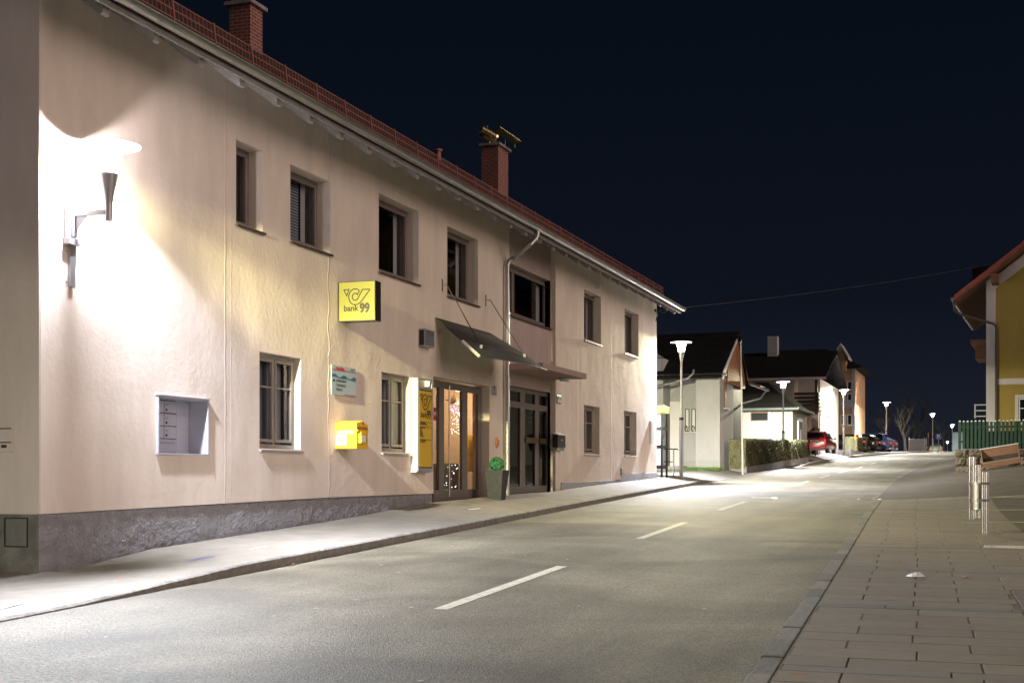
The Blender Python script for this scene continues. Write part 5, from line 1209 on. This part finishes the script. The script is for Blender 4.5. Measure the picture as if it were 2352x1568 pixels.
zc4 = lambda py, D: (1092-py)/3050*D
def rearcar(o, pxr, D, pyb, deg=90):
    p = P(pxr, 1092, D); L_ = 2.2; a = math.radians(deg); o.location = (p.x-L_*math.sin(a), p.y+L_*math.cos(a), zc4(pyb, D)); o.rotation_euler = (0, 0, a)
rearcar(car('parked_car', 'black low car parked side-on, half hidden by the rounded bush', M['blackcar'], H=1.42), 1985, 116, 1034.5, 84)
rearcar(car('parked_car', 'black hatchback with lit red tail light just right of the rounded bush', M['blackcar'], 'hatch', 4.2, 1.5), 2023, 121, 1035.5, 78)
rearcar(car('parked_car', 'blue car parked behind the fourth lamp post', M['bluecar'], 'hatch', 4.3, 1.72), 2047, 125, 1036, 82)
rearcar(car('parked_car', 'grey car at the far end of the parked row', M['greycar'], 'hatch', 4.1, 1.45), 2062, 129, 1037, 80)
c_ = car('parked_car', 'pale green car half below the crest near the parking sign', M['palecar'], 'hatch', 4.0, 1.45); p = P(2148, 1092, 176); c_.location = (p.x, p.y, zc4(1045, 176)); c_.rotation_euler = (0, 0, math.radians(4))
# parking sign and marker posts
p = P(2155.5, 1092, 150); zg = G(p.x, p.y)
S = thing('parking_sign', 'blue square parking sign on a pale post', 'parking sign', (p.x, p.y, zg))
k = MB(); k.cyl((p.x, p.y, zg-.2), (p.x, p.y, zc4(996, 150)), .04, n=8); k.build('post', M['zinc'], S)
k = MB(); k.box(p.x-.29, p.x+.29, p.y-.06, p.y-.042, zc4(1008.5, 150), zc4(995.5, 150)); pn = k.build('panel', M['signblue'], S)
k = MB(); put_text(k, text('P', .62, .02, 'CENTER'), 0, .09, (p.x, p.y-.061, zc4(1008.5, 150)), (1, 0, 0), (0, 0, 1), (0, -1, 0)); k.build('lettering', M['white'], pn)
for px, D, py, lb in ((1964.5, 108, 996, 'thin marker post with orange top above the rounded bush'), (2132, 150, 993, 'thin marker post with orange top left of the fifth lamp post')):
    p = P(px, 1092, D); S = thing('snow_marker', lb, 'marker post', (p.x, p.y, G(p.x, p.y)))
    k = MB(); k.cyl((p.x, p.y, G(p.x, p.y)-.1), (p.x, p.y, zc4(py+12, D)), .035, n=8); k.build('post', M['woodb'], S); k = MB(); k.cyl((p.x, p.y, zc4(py+12, D)), (p.x, p.y, zc4(py, D)), .05, n=8); k.build('orange_top', M['orange'], S)
p0 = P(2088, 1092, 140); p1_ = P(2128, 1092, 150)
S = thing('mesh_fence', 'low dark mesh fence between bare tree and orange topped marker', 'fence', (p0.x, p0.y, G(p0.x, p0.y)))
k = MB()
for i in range(60):
    q = p0.lerp(p1_, i/59); zq_ = G(q.x, q.y)
    k.cyl((q.x, q.y, zq_), (q.x, q.y, zq_+1.3), .012, n=4)
for z in (.15, 1.3): k.tube([(p0.x, p0.y, G(p0.x, p0.y)+z), (p1_.x, p1_.y, G(p1_.x, p1_.y)+z)], .02, 5)
k.build('mesh', M['grey'], S)
for i, q in enumerate((p0.lerp(p1_, .86), p0, p1_)): k = MB(); k.cyl((q.x, q.y, G(q.x, q.y)-.1), (q.x, q.y, G(q.x, q.y)+1.5), .04); k.build('post', M['zinc'], S)
# far pale building
p = P(2196, 1092, 205); S = thing('far_shed', 'small pale blue building beyond the crest beside the sixth lamp post', 'building', (p.x, p.y, 1))
k = MB(); k.box(p.x-.5, p.x+4, p.y, p.y+6, -1, zc4(992, 205)); k.build('wall', mat('far_blue', (.25, .33, .42), .8), S); k = MB(); k.prism([(p.x-.8, p.y-.3, zc4(992, 205)+.001), (p.x+4.3, p.y-.3, zc4(992, 205)+.001), (p.x+1.7, p.y-.3, zc4(984, 205))], (0, 6.6, 0)); k.build('roof', M['roofd'], S)
# bare trees
def tree(label, px, D, H_, spread, seed, trunk_r=.14, leafy=0):
    rr = random.Random(seed); p = P(px, 1092, D); z0 = G(p.x, p.y); S = thing('bare_tree', label, 'tree', (p.x, p.y, z0)); T = MB(); K = MB()
    def br(mb, a, d, L, r, dep):
        n_ = 3; pts = [a]; q = a.copy(); dd = d.copy()
        for i in range(n_):
            dd = (dd+Vector((rr.uniform(-.22, .22), rr.uniform(-.22, .22), rr.uniform(-.05, .18)))).normalized(); q = q+dd*L/n_; pts.append(q.copy())
        mb.tube(pts, [r*(1-.45*i/n_) for i in range(n_+1)], 5 if dep < 3 else 3)
        if dep >= 5: return
        for c in range(3 if dep < 4 else 4):
            t = rr.uniform(.35, 1); a2 = pts[min(n_, int(t*n_)+0)] if c else pts[-1]
            nd = (dd+Vector((rr.uniform(-1, 1)*spread, rr.uniform(-1, 1)*spread, rr.uniform(-.2, .7)))).normalized()
            br(K, a2, nd, L*rr.uniform(.55, .8), r*.5, dep+1)
    br(T, Vector((p.x, p.y, z0-.2)), Vector((0, 0, 1)), H_*.32, trunk_r, 0)
    T.build('trunk', M['bark'], S, smooth=True); K.build('crown', M['bark'], S)
tree('bare tree with a short pale trunk right of the parked cars', 2081, 138, 7.5, .9, 3, .2)
tree('bare twiggy tree between the fifth and sixth lamp posts', 2168, 172, 7, .8, 11, .12)
tree('low reddish twiggy bush like tree behind the mesh fence', 2116, 150, 3.2, 1.0, 5, .06)
tree('tall dark bare tree behind the mesh fence and parking sign', 2101, 175, 11, .8, 8, .22)
tree('bare tree far off behind the blue parked car', 2040, 165, 8, .9, 21, .16)

# ------------------------------------------------------------------ right side
# yellow house, its local x runs along the gable, y away from the street
hp = P(2267, 1092, 58); HZ = G(hp.x, hp.y)-.3
S = thing('yellow_house', 'yellow house with white corner strips and red verge tiles at the right edge', 'house', (hp.x, hp.y, 0)); rzH = math.radians(-3.3); D0 = 58
zz_ = lambda py, D=58: (1092-py)/3050*D
ze = zz_(677, 57); sl_ = .765; ov = 1.28; xr_ = 5.2
def loc(mb): mb.v = [v+Vector((hp.x, hp.y, 0)) for v in mb.v]; return mb
roofz = lambda x: ze+(x+ov)*sl_ if x < xr_ else ze+(2*xr_-x+ov)*sl_
k = MB(); k.prism([(0, 0, HZ), (2*xr_, 0, HZ), (2*xr_, 0, roofz(0)-.3), (xr_, 0, roofz(xr_)-.3), (0, 0, roofz(0)-.3)], (0, 11, 0)); loc(k).build('wall', M['ywall'], S); k = MB(); k.box(-.06, -.002, .21, 10.98, HZ, roofz(0)-.35); loc(k).build('added_dark_side', M['woodd'], S)  # unseen dark side boards, added to keep yellow out of the facade's window reflections
k = MB(); k.box(-.03, .36, -.03, .2, HZ, roofz(0)-.05); zb6 = zz_(884); k.box(.361, 10, -.028, -.0005, zb6, zb6+.26)
k.prism([(.361, -.028, roofz(.36)-.85), (xr_, -.028, roofz(xr_)-.85), (xr_, -.028, roofz(xr_)-.35), (.361, -.028, roofz(.36)-.35)], (0, .0275, 0)); loc(k).build('white_trim', mat('trim_white', (.62, .58, .6), .8), S)
k = MB(); k.prism([(-ov, -1.1, ze), (xr_, -1.1, roofz(xr_)), (xr_, -1.1, roofz(xr_)-.09), (-ov, -1.1, ze-.09)], (0, 13, 0)); k.prism([(2*xr_+ov, -1.1, ze), (xr_+.001, -1.1, roofz(xr_)), (xr_+.001, -1.1, roofz(xr_)-.09), (2*xr_+ov, -1.1, ze-.09)], (0, 13, 0)); rf2 = loc(k).build('roof', M['rtile'], S)
k = MB(); k.prism([(-ov, -1.13, ze+.05), (xr_, -1.13, roofz(xr_)+.05), (xr_, -1.13, roofz(xr_)-.17), (-ov, -1.13, ze-.17)], (0, .06, 0)); loc(k).build('verge_tiles', M['rtile'], rf2)
k = MB(); k.prism([(-ov+.03, -1.05, ze-.10), (xr_, -1.05, roofz(xr_)-.10), (xr_, -1.05, roofz(xr_)-.22), (-ov+.03, -1.05, ze-.22)], (0, 12.8, 0)); loc(k).build('soffit', M['woodb'], rf2)
k = MB(); k.box(.22, .5, -1.0, .0, roofz(.2)-.62, roofz(.2)-.23); loc(k).build('purlin_end', M['woodb'], rf2)
k = MB(); k.tube([(-ov-.07, -1.1, ze-.1), (-ov-.07, 11.8, ze-.1)], .075, 10); gt2 = loc(k).build('gutter', M['zinc'], rf2, smooth=True)
k = MB(); k.tube([(-ov-.05, -.85, ze-.12), (-ov+.0, -.7, ze-.55), (-ov+.2, -.5, ze-.72), (.25, -.13, ze-1.15), (.36, -.1, ze-1.25), (.38, -.1, ze-1.45), (.38, -.1, HZ)], .055, 10); loc(k).build('downpipe', mat('pipe_brown', (.07, .05, .045), .5), S, smooth=True)
k = MB(); k.box(-.95, .7, 5.2, 7.4, roofz(-.7), zz_(612, 63)); k.build('x', M['roofd']) if False else loc(k).build('dormer', M['roofd'], rf2)
k = MB(); k.box(-.75, -.02, 4.2, 6.6, ze-2.3, ze-1.6); k.box(-.95, -.02, 4.0, 6.9, ze-1.6, ze-1.4); loc(k).build('oriel_roof', M['woodb'], S)
k = MB()
for z in (zz_(957, 62), zz_(944, 62), zz_(931, 62)): k.box(-.75, -.02, 4, 4.05, z, z+.05)
k.box(-.78, -.72, 4, 4.06, zz_(960, 62), zz_(930, 62)+.05); loc(k).build('railing', M['white'], S)
xa6 = (2327-2267)/3050*58/.995; k = MB(); k.box(xa6, xa6+1.5, -.035, -.001, zz_(975), zz_(908)); loc(k).build('window_surround', mat('surround_white', (.62, .58, .6), .8), S)
k = MB(); k.box(xa6+.14, xa6+1.36, -.045, -.036, zz_(970), zz_(915)); ww = loc(k).build('window', M['carglass'], S); k = MB(); k.box(xa6+.16, xa6+.2, -.06, -.0455, zz_(970), zz_(916)); k.box(xa6+.2, xa6+1.3, -.06, -.0455, zz_(919), zz_(916)); k.box(xa6+.2, xa6+1.3, -.06, -.0455, zz_(940), zz_(938)); loc(k).build('frame', M['white'], ww)
xa7 = xa6+.22; k = MB(); k.box(xa7, xa7+1.3, -.035, -.001, zz_(835), zz_(700)+.0) if False else k.box(1.62, 2.9, -.035, -.001, zz_(893-5), zz_(805)); loc(k).build('upper_window_surround', mat('surround_white2', (.62, .58, .6), .8), S)
k = MB(); k.box(1.76, 2.76, -.045, -.036, zz_(880), zz_(812)); loc(k).build('upper_window', M['carglass'], S)
S.rotation_euler = (0, 0, rzH)
# stone wall and fence stand on the rise, square to the house gable
wp = P(2193, 1092, 52); ax = Vector((math.cos(rzH), math.sin(rzH), 0)); ay = Vector((-math.sin(rzH), math.cos(rzH), 0))
def L2(x, y, z): return Vector((wp.x, wp.y, 0))+ax*x+ay*y+Vector((0, 0, z))
zb7, zt7 = (1092-1084)/3050*52, (1092-1031)/3050*52
S = thing('stone_wall', 'low rough stone block wall under the green picket fence', 'wall', (wp.x, wp.y, zb7))
k = MB(); rows3 = [zb7-.5, zb7+.24, zb7+.60, zt7]
for j in range(3):
    x = 0
    while x < 4.2:
        Lb = R.uniform(.38, .85); x1 = min(4.2, x+Lb); zA4, zB4 = rows3[j]+.012, rows3[j+1]-.012; d_ = R.uniform(-.05, .05)
        nx, nz = 5, 4; vs = []; 
        grid = []
        for a in range(nx+1):
            for b in range(nz+1):
                ed = (a in (0, nx)) or (b in (0, nz)); y = d_+(.05 if ed else R.uniform(-.05, .02))
                grid.append(L2(x+.012+(x1-x-.024)*a/nx+(0 if ed else R.uniform(-.02, .02)), y, zA4+(zB4-zA4)*b/nz))
        fs = [(a*(nz+1)+b, (a+1)*(nz+1)+b, (a+1)*(nz+1)+b+1, a*(nz+1)+b+1) for a in range(nx) for b in range(nz)]
        k.add(grid, fs)
        c = [L2(xx, yy, z) for z in (zA4, zB4) for yy in (d_+.05, .55) for xx in (x+.012, x1-.012)]
        k.add(c, [(0,2,3,1),(4,5,7,6),(2,6,7,3),(0,4,6,2),(1,3,7,5)]); x = x1
k.build('stones', M['stone'], S, bevel=0)
k = MB(); c = [L2(x, y, z) for z in (zb7-.5, zt7-.03) for y in (.1, .5) for x in (.03, 4.17)]; k.add(c, [(0,2,3,1),(4,5,7,6),(0,1,5,4),(2,6,7,3),(0,4,6,2),(1,3,7,5)]); k.build('mortar', M['joint'], S)
S = thing('picket_fence', 'dark green picket fence with rounded white tipped pales on the stone wall', 'fence', (wp.x, wp.y, zt7))
ztf = (1092-966)/3050*52.3; k = MB(); tips = MB(); x = .12
while x < 9:
    j = R.uniform(-.01, .01); h_ = ztf+R.uniform(-.012, .012); wd = .095
    pr = [(x, zt7+.02), (x+wd, zt7+.02), (x+wd, h_-.045), (x+wd*.82, h_-.012), (x+wd*.5, h_), (x+wd*.18, h_-.012), (x, h_-.045)]
    k.prism([L2(a, .28+j, b) for a, b in pr], ay*.02)
    tp = [(x+.006, h_-.04), (x+wd-.006, h_-.04), (x+wd*.82, h_-.006), (x+wd*.5, h_+.006), (x+wd*.18, h_-.006)]
    k.mi = 1; k.prism([L2(a, .274+j, b) for a, b in tp], ay*.032); k.mi = 0; x += .146
k.build('pickets', [M['green'], M['white']], S)
for z in (zt7+.25, ztf-.3): k = MB(); c = [L2(xx, yy, q) for q in (z, z+.08) for yy in (.301, .34) for xx in (.1, 9)]; k.add(c, [(0,2,3,1),(4,5,7,6),(0,1,5,4),(2,6,7,3),(0,4,6,2),(1,3,7,5)]); k.build('rail', M['green'], S)
for xx in (.15, 2.3, 4.4, 6.6): k = MB(); k.cyl(L2(xx, .38, zt7-.3), L2(xx, .38, ztf-.05), .05, n=8); k.build('post', M['green'], S)
k = MB(); c = [L2(xx, yy, q) for q in (zt7+.01, ztf-.42) for yy in (.36, .375) for xx in (.3, 9)]; k.add(c, [(0,2,3,1),(4,5,7,6),(0,1,5,4),(2,6,7,3),(0,4,6,2),(1,3,7,5)]); k.build('dark_gap_backing', M['woodd'], S)  # added dark board standing in for the dark ground behind the fence gaps
# bench in front of the wall, standing on the slope
bp_ = P(2302, 1092, 50.2); 
S = thing('bench', 'wooden box bench with a high planked back leaning with the slope by the stone wall', 'bench', (bp_.x, bp_.y, (1092-1070)/3050*50.2)); 
W_ = .68
k = MB(); k.box(-W_, W_, -.0, .04, .42, .74); k.box(-W_, W_, .0, .035, .75, .78) if False else None; k.build('backrest', M['woodb'], None).parent = S
def ch(mb, nm, m_, bevel=.004):
    o = mb.build(nm, m_, None, bevel=bevel); o.parent = S; return o
k = MB(); k.box(-W_-.02, W_+.02, -.01, .06, .741, .77); ch(k, 'top_rail', M['white'])
k = MB(); k.box(-W_, W_, -.42, .0, .20, .235); ch(k, 'seat', mat('seat_weathered', (.24, .20, .17), .8, var=.2))
k = MB(); k.box(-W_, W_, -.45, -.421, .02, .20); ch(k, 'front_board', M['woodb'])
for x in (-W_, W_-.04): k = MB(); k.prism([(x, -.44, .0), (x, .04, .0), (x, .04, .74), (x, -.02, .74), (x, -.40, .24)], (.04, 0, 0)); ch(k, 'side_panel', M['woodb'])
k = MB(); k.box(-W_+.04, W_-.04, .0, .03, .03, .41); ch(k, 'back_board', M['woodd'])
S.rotation_euler = (0, math.radians(-9), math.radians(-2))
# litter bin on steel posts
p = P(2256, 1092, 22.9); zg = (1092-1223)/3050*22.9; k_ = 22.9/3050
S = thing('litter_bin', 'stainless litter bin basket held between staggered steel tube posts', 'litter bin', (p.x, p.y, zg))
def post_pair(px, ytop, ybot, dy):
    for d in (-.032, .032):
        q = P(px, 1092, 22.9)+RT*d+FW*dy; k = MB(); k.cyl((q.x, q.y, (1092-ybot)*k_), (q.x, q.y, (1092-ytop)*k_), .027, n=14); k.build('post', M['steel'], S, smooth=True)
post_pair(2239-1, 1048, 1192, .12); post_pair(2247.5-1, 1067, 1189, .02); post_pair(2256, 1083.5, 1225, -.14)
q = P(2251, 1092, 22.9)+FW*.05; zt8, zb8 = (1092-1107)*k_, (1092-1169)*k_
M['mesh'] = bpy.data.materials.new('perforated_steel'); M['mesh'].use_nodes = True
n_ = M['mesh'].node_tree.nodes; l_ = M['mesh'].node_tree.links; b_ = n_['Principled BSDF']; b_.inputs['Metallic'].default_value = 1; b_.inputs['Base Color'].default_value = (.55, .54, .52, 1); b_.inputs['Roughness'].default_value = .3
k = MB(); k.cyl((q.x, q.y, zb8), (q.x, q.y, zt8), .15, n=28, caps=False); k.cyl((q.x, q.y, zb8), (q.x, q.y, zb8+.01), .149, n=28); bk = k.build('basket', M['mesh'], S, smooth=True)
k = MB()
for i in range(28):
    z = zb8+.03+i*(zt8-zb8-.08)/27; k.cyl((q.x, q.y, z), (q.x, q.y, z+.008), .158, n=28, caps=False)
k.build('mesh_rings', M['steel'], bk)
for z in (zt8-.02, zb8+.16): 
    k = MB(); k.cyl((q.x, q.y, z-.02), (q.x, q.y, z+.02), .172, n=28, caps=False); c0 = P(2256, 1092, 22.9)-FW*.14; k.box(c0.x-.07, c0.x+.07, c0.y-.04, c0.y+.04, z-.02, z+.02); k.build('clamp_ring', M['steel'], S)
# manholes, drain, litter
def at_ground(px, py):
    d = ray(px, py); t = 5.0
    for _ in range(400):
        q = d*t
        if q.z < G(q.x, q.y): break
        t *= 1.01
    lo, hi = t/1.01, t
    for _ in range(30):
        m_ = (lo+hi)/2; q = d*m_
        if q.z < G(q.x, q.y): hi = m_
        else: lo = m_
    q = d*hi; return Vector((q.x, q.y, G(q.x, q.y)))
q = at_ground(1755, 1143.5)
S = thing('manhole_cover', 'round manhole cover with a bright worn rim on the centre line', 'manhole', tuple(q))
def disc(r0, r1, h, m_, nm):
    k = MB(); n = 32; vs = []
    for r_ in (r0, r1): vs += [(q.x+r_*math.cos(6.2832*i/n), q.y+r_*math.sin(6.2832*i/n), G(q.x+r_*math.cos(6.2832*i/n), q.y+r_*math.sin(6.2832*i/n))+h) for i in range(n)]
    k.add(vs, [(i, (i+1) % n, n+(i+1) % n, n+i) for i in range(n)]); k.build(nm, m_, S)
disc(.3, .37, .010, M['sill'], 'rim'); disc(.01, .298, .008, M['idark'], 'lid')
q = at_ground(2000, 1146)
S = thing('street_drain', 'dark drain grate at the right kerb where the footway begins', 'drain', tuple(q))
k = MB(); k.box(q.x-.3, q.x+.22, q.y-.22, q.y+.22, q.z-.02, q.z+.008); k.build('grate', M['black'], S); k = MB(); k.box(q.x-.36, q.x-.301, q.y-.25, q.y+.25, q.z-.02, q.z+.012); k.box(q.x+.221, q.x+.28, q.y-.25, q.y+.25, q.z-.02, q.z+.014); k.build('frame', M['sill'], S)
q = at_ground(2103, 1327)
k = MB(); pr = [(-.17, 0, .03), (-.08, -.06, .05), (.03, -.05, .055), (.12, -.03, .04), (.19, .01, .02), (.1, .07, .045), (-.03, .09, .05), (-.13, .06, .03)]
vs = [(q.x+a*.62+R.uniform(-.01, .01), q.y+b*1.1, q.z+.021) for a, b, c in pr]+[(q.x+a*.48+R.uniform(-.012, .012), q.y+b*.8, q.z+.021+c*R.uniform(.4, 1.1)) for a, b, c in pr]+[(q.x-.03, q.y, q.z+.05)]
k.add(vs, [(i, (i+1) % 8, 8+(i+1) % 8, 8+i) for i in range(8)]+[(8+i, 8+(i+1) % 8, 16) for i in range(8)]); tag(k.build('paper_tissue', M['paper']), 'crumpled white paper tissue lying on the paving slabs', 'litter')
leafs = [(2118, 1313), (2240, 1335-20), (1870, 1328), (1838, 1690/1.0884), (2290, 1262), (940, 1300), (300, 1415), (180, 1371)]
q0 = None
for i, (px, py, lb) in enumerate(((670, 1297, 'dry brown leaf in the gutter below the left kerb'), (2215, 1330, 'brown leaf on the slabs right of the paper tissue'), (1835, 1554, 'brown leaf on the asphalt near the right kerb in the foreground'), (276, 1327, 'pale brown leaf on the dark pavement near the left corner'), (2210, 1253, 'brown leaf on the slabs below the litter bin'), (2063, 1295, 'brown leaf near the right kerb left of the paper tissue'))):
    q = at_ground(px, py)+Vector((0, 0, .028 if q0 is None and px > 2000 else .012)); k = MB(); a = R.uniform(0, 6); s_ = .06
    c = [(math.cos(a)*s_*1.4, math.sin(a)*s_*1.4, .012), (-math.sin(a)*s_*.6, math.cos(a)*s_*.6, .0), (-math.cos(a)*s_*1.3, -math.sin(a)*s_*1.3, .015), (math.sin(a)*s_*.6, -math.cos(a)*s_*.6, .0)]
    k.add([q+Vector(v) for v in c], [(0, 1, 2, 3)]); o = k.build('fallen_leaf', M['leafdry']); tag(o, lb, 'leaf', 'fallen leaves')
# white worn spots and small flecks on the asphalt
k = MB()
for _ in range(170):
    y = R.uniform(6, 60); x = xc(y)+R.uniform(-3.1, 3.1) if R.random() < .7 else XL(y)-R.uniform(.3, 1.4); z = G(x, y)+.006; s_ = R.uniform(.008, .022)*(1+y/40); a = R.uniform(0, 6)
    n = 6; k.add([(x+s_*R.uniform(.6, 1.3)*math.cos(a+i), y+s_*1.6*R.uniform(.6, 1.3)*math.sin(a+i), z) for i in range(n)], [tuple(range(n))])
tag(k.build('gum_flecks', mat('fleck_pale', (.36, .33, .27), .9)), 'tiny pale flecks and gum spots scattered over the road', 'flecks', kind='stuff')
# repaired joint lines in the road
k = MB()
def seam(pts, wd):
    for (a, b) in zip(pts, pts[1:]):
        for i in range(6):
            p_ = Vector(a).lerp(Vector(b), i/6); q_ = Vector(a).lerp(Vector(b), (i+1)/6); d = (q_-p_).normalized(); s_ = Vector((-d.y, d.x))*wd/2*R.uniform(.6, 1.4)
            k.add([(v.x, v.y, G(v.x, v.y)+.003) for v in (p_-s_, q_-s_, q_+s_, p_+s_)], [(0, 1, 2, 3)])
seam([(XR(y_)-.03, y_) for y_ in range(38, 130, 3)], .03)
seam([(-8.2, 20), (-4.2, 24)], .03); seam([(-3.3, 52), (-1.2, 53)], .05)
struct(k.build('tar_seams', M['joint']))

for (px, py, L_, wd, m_, lb) in ((42, 1387, .34, .05, 'white', 'short white paint dash on the pavement at the far left'), (460, 1283, .30, .035, 'signblue', 'small blue chalk mark on the left pavement near the plinth'), (595, 1258, .22, .03, 'white', 'short white paint stroke on the pavement below the letter boxes'), (1090, 1169, .3, .05, 'white', 'white paint mark on the pavement in front of the glass door')):
    q = at_ground(px, py); k = MB(); d = Vector((.05, 1, 0)).normalized() if px != 42 else Vector((-.25, 1, 0)).normalized(); n_ = Vector((-d.y, d.x, 0))
    c = [q+d*a*L_+n_*b*wd for a, b in ((-1, -.5), (-.2, -.6), (1, -.3), (1, .5), (.1, .45), (-1, .5))]
    k.add([(v.x, v.y, G(v.x, v.y)+.008) for v in c], [tuple(range(6))]); tag(k.build('paint_mark', M[m_]), lb, 'paint mark')
